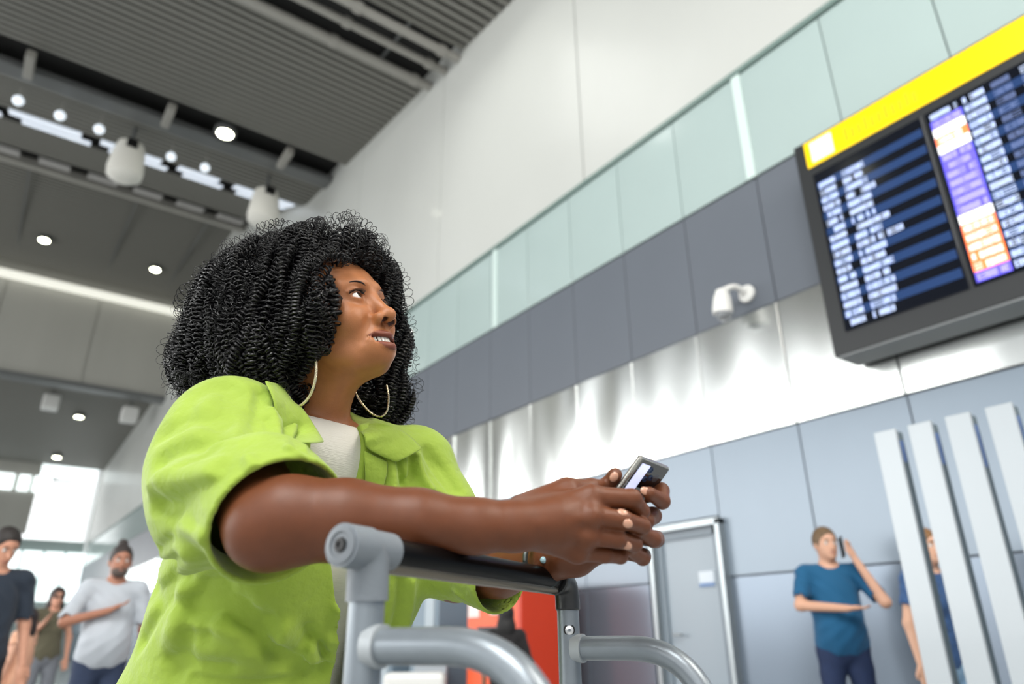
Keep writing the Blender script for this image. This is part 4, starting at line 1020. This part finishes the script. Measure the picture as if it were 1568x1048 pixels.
FOLDS = [
 ([(245, 700), (262, 690), (290, 682), (320, 680)], .007, .013), ([(238, 745), (262, 735), (300, 728), (330, 722)], -.007, .013), ([(250, 660), (290, 640), (330, 640)], .006, .016),
 ([(235, 905), (280, 925), (340, 935), (400, 950)], .008, .014), ([(225, 930), (280, 950), (340, 962), (420, 985)], -.007, .014), ([(240, 870), (290, 890), (340, 900)], .007, .013),
 ([(400, 890), (420, 940), (460, 990), (490, 1030)], .010, .012), ([(330, 880), (360, 930), (400, 980), (450, 1020)], .010, .013), ([(415, 885), (440, 940), (478, 1000)], -.008, .012),
 ([(300, 880), (300, 930), (290, 980), (270, 1030)], .008, .014), ([(515, 890), (520, 940), (512, 1000)], -.007, .010), ([(595, 690), (600, 730), (598, 760)], -.005, .009), ([(655, 690), (680, 720), (700, 750)], .007, .010),
 ([(400, 600), (395, 640), (405, 680)], .005, .010), ([(350, 590), (345, 630), (330, 670)], .005, .016),
 ([(262, 828), (245, 842), (228, 856), (216, 872)], .011, .007), ([(270, 838), (252, 853), (232, 868)], -.008, .008),
 ([(335, 748), (300, 757), (262, 768), (240, 772)], .006, .012), ([(340, 735), (300, 740), (255, 755)], -.005, .012),
 ([(345, 700), (300, 712), (255, 735)], -.004, .014), ([(420, 690), (380, 690), (330, 700), (290, 720)], .004, .010), ([(420, 680), (380, 678), (330, 686)], -.004, .010),
 ([(322, 795), (326, 815), (333, 830)], .005, .008), ([(300, 800), (270, 790), (245, 770)], .005, .012),
 ([(345, 790), (352, 810), (345, 828)], -.007, .009), ([(338, 840), (310, 820), (280, 800)], -.006, .012),
 ([(380, 700), (390, 720), (385, 745), (375, 770)], -.006, .010), ([(372, 690), (350, 730), (348, 770)], .004, .010),
 ([(402, 705), (415, 728), (425, 745)], .006, .006), ([(440, 690), (455, 700), (470, 712)], -.004, .008),
 ([(408, 640), (413, 665), (425, 690)], .006, .006), ([(418, 630), (428, 660), (440, 692)], -.006, .006), ([(425, 625), (438, 655), (452, 690)], .007, .005), ([(436, 630), (450, 660), (464, 692)], -.005, .006), ([(445, 640), (460, 668), (474, 700)], .006, .005),
 ([(275, 850), (262, 890), (240, 940), (215, 985)], .007, .012), ([(290, 850), (285, 900), (270, 960)], -.006, .014), ([(320, 860), (325, 910), (320, 970)], .006, .014),
 ([(350, 870), (370, 930), (410, 990), (480, 1035)], .008, .012), ([(375, 870), (395, 920), (440, 975), (490, 1015)], -.008, .013), ([(430, 880), (440, 920), (470, 965), (500, 1005)], .008, .010),
 ([(460, 880), (472, 930), (492, 990), (500, 1035)], .009, .009), ([(480, 880), (492, 930), (505, 990)], -.008, .010), ([(505, 880), (512, 930), (515, 1000)], .006, .008),
 ([(200, 960), (260, 975), (330, 990), (400, 1005)], -.004, .015), ([(185, 1000), (260, 1012), (350, 1022)], .005, .010), ([(180, 1035), (300, 1040), (450, 1044)], .008, .008),
 ([(225, 880), (222, 920), (205, 950)], .007, .010), ([(560, 880), (565, 940), (560, 1000)], .005, .01), ([(615, 890), (612, 930), (605, 960)], .005, .008), ([(630, 890), (628, 930), (622, 960)], -.004, .007),
 ([(605, 690), (612, 715), (618, 740)], .005, .006), ([(640, 700), (645, 725), (660, 750)], -.005, .007), ([(628, 700), (630, 730), (640, 755)], .006, .006), ([(655, 700), (670, 725), (690, 752)], .005, .007),
 ([(585, 665), (600, 672), (625, 690)], .004, .007), ([(330, 590), (300, 610), (270, 650)], .003, .015), ([(370, 600), (380, 640), (395, 680)], .003, .014),
 ([(695, 895), (715, 905), (740, 915)], .002, .006), ([(700, 905), (730, 920), (760, 925)], -.005, .007), ([(745, 890), (750, 905), (748, 925)], -.003, .005),
]
for fpts, am, wd in FOLDS: crease(fpts, math.copysign(min(abs(am) * 1.9, 1.0 * wd, .0092 if wd < .009 else .0125), am), wd)
shirt.ops.append(('W', .0112, np.zeros(3, f32), 1e3, 0))
nz = rng.normal(size=(10, 3)) * 22; nph = rng.uniform(0, 6.28, 10)
def cloth_noise(p):
    d = 0
    for k in range(6): d = d + np.sin(p @ nz[k].astype(f32) + nph[k] + 1.5 * np.sin(p @ (nz[(k + 3) % 10] * .6).astype(f32)))
    return (d * .0007).astype(f32)
shirt.disp(cloth_noise)
# rolled cuffs: raised bands
cax = CU - CE; cax /= np.linalg.norm(cax)
cn0 = np.cross(cax, wu); cn0 /= np.linalg.norm(cn0)
lax = CL - P(695, 868, 1.14); lax /= np.linalg.norm(lax)
shirt.cone(CU - cax * .058, CU - cax * .006, .0790, .0800, k=.003)
shirt.cone(CL - lax * .050, CL - lax * .006, .0500, .0530, k=.003)
shirt.ops.append(INNER)
# sleeve mouths, neck hole, front opening
shirt.cone(CU - cax * .05, CU + cax * .30, .0700, .0950, k=.004, sub=True)
shirt.cone(CL - lax * .04, CL + lax * .16, .0450, .0620, k=.004, sub=True)
CUTN = cax * .80 + cvec(.55, -.35, -.3); CUTN /= np.linalg.norm(CUTN)
shirt.cut(lambda p: ((p - CU) @ cax.astype(f32)).astype(f32), c=CU + cax * .10, R=.10, k=.003)
shirt.cut(lambda p: ((p - CL) @ lax.astype(f32)).astype(f32), c=CL + lax * .09, R=.085, k=.003)
shirt.cone(NB - eu * .02 - ef * .01, NB + eu * .10 + ef * .01, .058, .085, k=.006, sub=True)
line = [(P(512, 640, 1.08), .046), (P(512, 700, 1.06), .044), (P(520, 760, 1.04), .040), (P(545, 860, 1.03), .026), (P(560, 950, 1.03), .026), (P(566, 1045, 1.03), .024)]
lu = np.array([((q - CC) @ eu) for q, _ in line])[::-1]; ll = np.array([((q - CC) @ el_) for q, _ in line])[::-1]; lw = np.array([w_ for _, w_ in line])[::-1]
def slot(p):
    q = p - CC.astype(f32); u = q @ eu.astype(f32); a = q @ el_.astype(f32); fo = q @ ef.astype(f32)
    c = np.interp(u, lu, ll).astype(f32); w_ = np.interp(u, lu, lw).astype(f32)
    return np.maximum(-(w_ - np.abs(a - c)), -(fo - .0)).astype(f32) * -1
shirt.ops.append(('x', slot, np.zeros(3, f32), 1e3, .003))
shirt.cut(lambda p: (HP[2] - .10 - p[..., 2]).astype(f32), k=.003)
lo_ = CC - (.50, .50, .46); hi_ = CC + (.50, .50, .36)
V, Fq = shirt.mesh(lo_, hi_, .0035)
print('shirt', len(V), round(time.time() - T0, 1))
M_green = mat('lime_linen', (150, 176, 58), .78, 0, ((14, 14, 14), .08), ((60, 60, 60), .003, 6), sheen=.2)
mesh('shirt', V, Fq, M_green, wroot, True)

def strip(name, e0, e1, parent, m, off=.008, thick=.003, rows=4, dflt=1.12, puff=.004, res=5):
    """cloth strip between two edge lines that lie on the shirt"""
    def line3(e):
        out = []
        for t in e:
            px, py = t[:2]; o_ = t[2] if len(t) > 2 else off
            q, n_ = surf(px, py, bvS)
            if len(t) > 3 or q is None: q = P(px, py, t[3] if len(t) > 3 else dflt); n_ = -Fv
            out.append(q + n_ * o_)
        return bez(out, res)
    a, b = line3(e0), line3(e1); n = len(a); V = []
    for i in range(n):
        for j in range(rows + 1):
            t = j / rows; V.append(a[i] * (1 - t) + b[i] * t - Fv * puff * math.sin(math.pi * t))
    F = [(i * (rows + 1) + j, i * (rows + 1) + j + 1, (i + 1) * (rows + 1) + j + 1, (i + 1) * (rows + 1) + j) for i in range(n - 1) for j in range(rows)]
    o = mesh(name, V, F, m, parent, True)
    md = o.modifiers.new('t', 'SOLIDIFY'); md.thickness = thick; md.offset = 0
    md = o.modifiers.new('s', 'SUBSURF'); md.levels = 1; md.render_levels = 1
    return o
strip('collar', [(400, 590, .008), (412, 618, .008), (432, 652, .008), (450, 674, .009), (466, 691, .011)],
      [(436, 590, .0, 1.045), (447, 612, .0, 1.035), (459, 632, .008), (474, 657, .012), (488, 681, .016)], wroot, M_green)
strip('collar', [(536, 628, .01, 1.22), (543, 650, .012, 1.17), (550, 672, .012), (556, 690, .012), (598, 710, .014)],
      [(556, 640, .0, 1.25), (575, 655, .012), (600, 664, .014), (622, 676, .014), (641, 692, .014)], wroot, M_green, puff=.008)
strip('placket', [(553, 690, .006), (555, 715, .006), (556, 740, .006), (556, 760, .006)], [(590, 708, .007), (590, 725, .006), (586, 740, .006), (582, 762, .006)], wroot, M_green, puff=.002)

jn = SDF(); jn.ell(HP - wu * .02, (.138, .185, .15), MT, k=.05)
for h_, f_ in ((hipR, footR), (hipL, footL)): jn.chain([h_, (h_ + f_) / 2 + ef * .02 * (1, 1, 0), f_ + wu * .03], [.094, .070, .058], k=.03)
jn.cut(lambda p: (p[..., 2] - (HP[2] + .07)).astype(f32), k=.004); jn.disp(lambda p: (.0025 * np.sin(p[..., 2] * 60 + 20 * p[..., 0])).astype(f32))
V_, F_ = jn.mesh(HP - (.4, .4, HP[2] - .03), HP + (.4, .4, .10), .009)
mesh('trousers', V_, F_, mat('dark_denim', (38, 44, 60), .85, 0, ((60, 60, 60), .15)), wroot, True)
efh = ef * (1, 1, 0); efh /= np.linalg.norm(efh)
for f_ in (footR, footL):
    sh_ = SDF(); q0 = np.array((f_[0], f_[1], .05)); sh_.ell(q0, (.05, .05, .06)); sh_.cone(q0 + efh * .03, q0 + efh * .14 - wu * .012, .045, .034, k=.04); sh_.cut(lambda p: (.003 - p[..., 2]).astype(f32), k=.003)
    V_, F_ = sh_.mesh(q0 - (.22, .22, .06), q0 + (.22, .22, .09), .007); mesh('shoe', V_, F_, mat('white_trainer', (215, 215, 212), .5), wroot, True)

# ---- hair: thousands of hanging coils over a rounded mass
HULL = [(P(456, 462, 1.18), .112), (P(395, 484, 1.18), .099), (P(350, 545, 1.16), .070), (P(420, 545, 1.10), .078), (P(550, 442, 1.26), .070),
        (P(583, 520, 1.29), .052), (P(590, 600, 1.28), .045), (P(572, 625, 1.26), .035), (P(520, 405, 1.17), .068), (P(308, 560, 1.17), .036), (P(440, 590, 1.13), .05), (P(480, 520, 1.24), .10), (P(500, 500, 1.07), .050), (P(520, 440, 1.06), .045)]
hull = SDF()
for c, r in HULL: hull.ell(c, r, k=.05)
down = np.array((0, 0, -1.)); 
Vh, Fh = hull.mesh(P(440, 500, 1.2) - .36, P(440, 500, 1.2) + .36, .008)
def hull_d(p): return hull.ev(p.astype(f32)).astype(float)
def hull_n(p):
    e = .004; g = np.stack([hull_d(p + np.array(v) * e) - hull_d(p - np.array(v) * e) for v in ((1, 0, 0), (0, 1, 0), (0, 0, 1))], -1)
    return g / (np.linalg.norm(g, axis=-1, keepdims=True) + 1e-9)
def in_face(p, m=0.0):
    l = (p - HC) @ MH.T
    y = l[..., 1]; z = l[..., 2]
    near = np.clip((-y - .043) / .014, 0, 1); near = near * near * (3 - 2 * near)
    up_ = np.clip((z + .062) / .03, 0, 1)
    xth = .034 + .042 * near * up_ + .42 * np.maximum(-y - .055, 0)
    face = (l[..., 0] > xth + m * .5) & (y < .064 - m) & (y > -.135) & (z < .062 - .45 * np.clip(-y - .015, 0, .06) - m * 1.3) & (z > -.17)
    # neck seen below the jaw
    nk = (l[..., 0] > -.035 + .25 * (l[..., 2] + .1) + m) & (np.abs(l[..., 1]) < .075) & (l[..., 2] < -.075) & (l[..., 2] > -.25)
    return face | nk
def coils(N, seed, layers, step=.0034, nst=(22, 42), rad=(.0045, .0095), tube=.0011, pitch=.0125, sides=3, spread=.45, flat=1.0, per=2.6):
    r = np.random.default_rng(seed)
    tri = Fh; area_w = np.linalg.norm(np.cross(Vh[tri[:, 1]] - Vh[tri[:, 0]], Vh[tri[:, 2]] - Vh[tri[:, 0]]), axis=1)
    k = r.choice(len(tri), N, p=area_w / area_w.sum()); uv = r.random((N, 2))[..., None]
    p = Vh[tri[k, 0]] + (Vh[tri[k, 1]] - Vh[tri[k, 0]]) * uv[:, 0] + (Vh[tri[k, 3]] - Vh[tri[k, 0]]) * uv[:, 1]
    dep = r.uniform(layers[0], layers[1], N); n = hull_n(p); p = p - n * dep[:, None]
    L = nst[1]; G = np.zeros((N, L, 3)); D = np.zeros((N, L, 3)); jit = r.normal(size=(N, 3)) * spread
    back = (-hf * .55)
    for i in range(L):
        G[:, i] = p; n = hull_n(p)
        t = down + back * .35 + jit + n * .12; t = t - n * (t * n).sum(-1, keepdims=True) * .82
        t /= np.linalg.norm(t, axis=-1, keepdims=True); D[:, i] = t
        p = p + t * step; d = hull_d(p); p = p - n * (d + dep)[:, None] * .35
    ln = r.integers(nst[0], nst[1] + 1, N)
    bad = in_face(G).any(1)
    # coils that would cross the face window are shortened instead of lost
    fi = in_face(G); first = np.where(fi.any(1), fi.argmax(1), L); ln = np.minimum(ln, first); keep = ln > 12
    keep &= ~in_face(G[:, 0])
    G, D, ln, dep = G[keep], D[keep], ln[keep], dep[keep]; N = len(G)
    # helix
    M = int((L - 1) * per) + 1; ti = np.linspace(0, L - 1, M); i0 = np.minimum(ti.astype(int), L - 2); fr = (ti - i0)[None, :, None]
    C = G[:, i0] * (1 - fr) + G[:, i0 + 1] * fr; T = D[:, i0]
    a = np.cross(T, np.array((.3, .5, .8))); a /= np.linalg.norm(a, axis=-1, keepdims=True); b = np.cross(T, a)
    R = r.uniform(rad[0], rad[1], N)[:, None]; ph = r.uniform(0, 6.28, N)[:, None]; sgn = r.choice([-1, 1], N)[:, None]
    s_ = ti[None] * step; pit = r.uniform(.75, 1.3, N)[:, None] * pitch
    grow = np.clip(ti[None] / 6, .2, 1); tl = np.clip((ln[:, None] - ti[None]) / 5, .25, 1)
    an = ph + sgn * (s_ / pit * 6.283) + .5 * np.sin(s_ * r.uniform(60, 160, N)[:, None] + ph); rr = R * grow * (.75 + .25 * tl)
    H = C + rr[..., None] * (np.cos(an)[..., None] * a + np.sin(an)[..., None] * b)
    Th = np.zeros_like(H); Th[:, 1:-1] = H[:, 2:] - H[:, :-2]; Th[:, 0] = H[:, 1] - H[:, 0]; Th[:, -1] = H[:, -1] - H[:, -2]
    Th /= np.linalg.norm(Th, axis=-1, keepdims=True) + 1e-12
    v = T - Th * (T * Th).sum(-1, keepdims=True); v /= np.linalg.norm(v, axis=-1, keepdims=True) + 1e-9; u = np.cross(v, Th)
    tw = tube * r.uniform(.7, 1.35, N)[:, None] * np.clip((ln[:, None] - ti[None]) / 4, 0.15, 1)
    ang = np.arange(sides) / sides * 6.283
    VV = H[:, :, None] + tw[..., None, None] * (np.cos(ang)[None, None, :, None] * u[:, :, None] + flat * np.sin(ang)[None, None, :, None] * v[:, :, None])
    idx = np.arange(N * M * sides).reshape(N, M, sides)
    A_, B_ = idx[:, :-1], idx[:, 1:]
    Q = np.stack([A_, np.roll(A_, -1, 2), np.roll(B_, -1, 2), B_], -1)
    ok = (ti[None, :-1] < ln[:, None]) ; Q = Q[ok].reshape(-1, 4)
    VV = VV.reshape(-1, 3); used = np.unique(Q); rm = np.zeros(len(VV), np.int32); rm[used] = np.arange(len(used)); return VV[used], rm[Q]
M_hair = mat('black_hair', (13, 12, 14), .36, 0, None, None, spec=.42)
parts_ = [coils(620, 3, (-.007, .006), tube=.0010, flat=1.7, rad=(.0055, .0088), pitch=.0074, per=3.1, nst=(26, 44), spread=.32), coils(620, 4, (.006, .020), rad=(.006, .0095), tube=.0011, flat=1.7, pitch=.0078, per=3.0, spread=.35),
          coils(750, 11, (-.006, .012), tube=.0005, flat=1.0, pitch=.0125, spread=.8, rad=(.004, .010)), coils(330, 5, (-.020, -.004), rad=(.006, .011), tube=.00048, spread=1.0, nst=(14, 28), pitch=.015),
          coils(420, 8, (.020, .040), rad=(.008, .012), tube=.0016, flat=2.2, nst=(20, 36))]
VV, QQ, n0 = [], [], 0
for v_, q_ in parts_: VV.append(v_); QQ.append(q_ + n0); n0 += len(v_)
print('hair verts', n0, 'quads', sum(len(q_) for q_ in QQ), round(time.time() - T0, 1))
hr = mesh('curly_hair', np.concatenate(VV), np.concatenate(QQ), M_hair, wroot, True, kind='stuff')
core = SDF()
for c, r in HULL: core.ell(c, max(r - .040, .012), k=.06)
core.ell(Hd(-.022, 0, .03), (.102, .080, .092), MH, k=.02)
core.cut(lambda p: (-(np.maximum(np.maximum(.036 - ((p - HC) @ hf), np.abs((p - HC) @ hl) - .11), ((p - HC) @ hu) - .072))).astype(f32), k=.012)
core.cut(lambda p: np.where(((p - HC) @ hu) < -.06, (((p - HC) @ hf) + .075 - .3 * (((p - HC) @ hu) + .1)), -.2).astype(f32) * np.where(np.abs((p - HC) @ hl) < .085, 1, 0).astype(f32), k=.003)
core.disp(lambda p: (.006 * np.sin(p[..., 0] * 150 + 3 * np.sin(p[..., 1] * 90)) * np.sin(p[..., 2] * 140 + 2 * np.sin(p[..., 0] * 70))).astype(f32))
Vc, Fc_ = core.mesh(P(440, 500, 1.2) - .36, P(440, 500, 1.2) + .36, .006)
mesh('hair_mass', Vc, Fc_, mat('hair_core', (12, 11, 12), .7), wroot, True)
print('hair', round(time.time() - T0, 1))
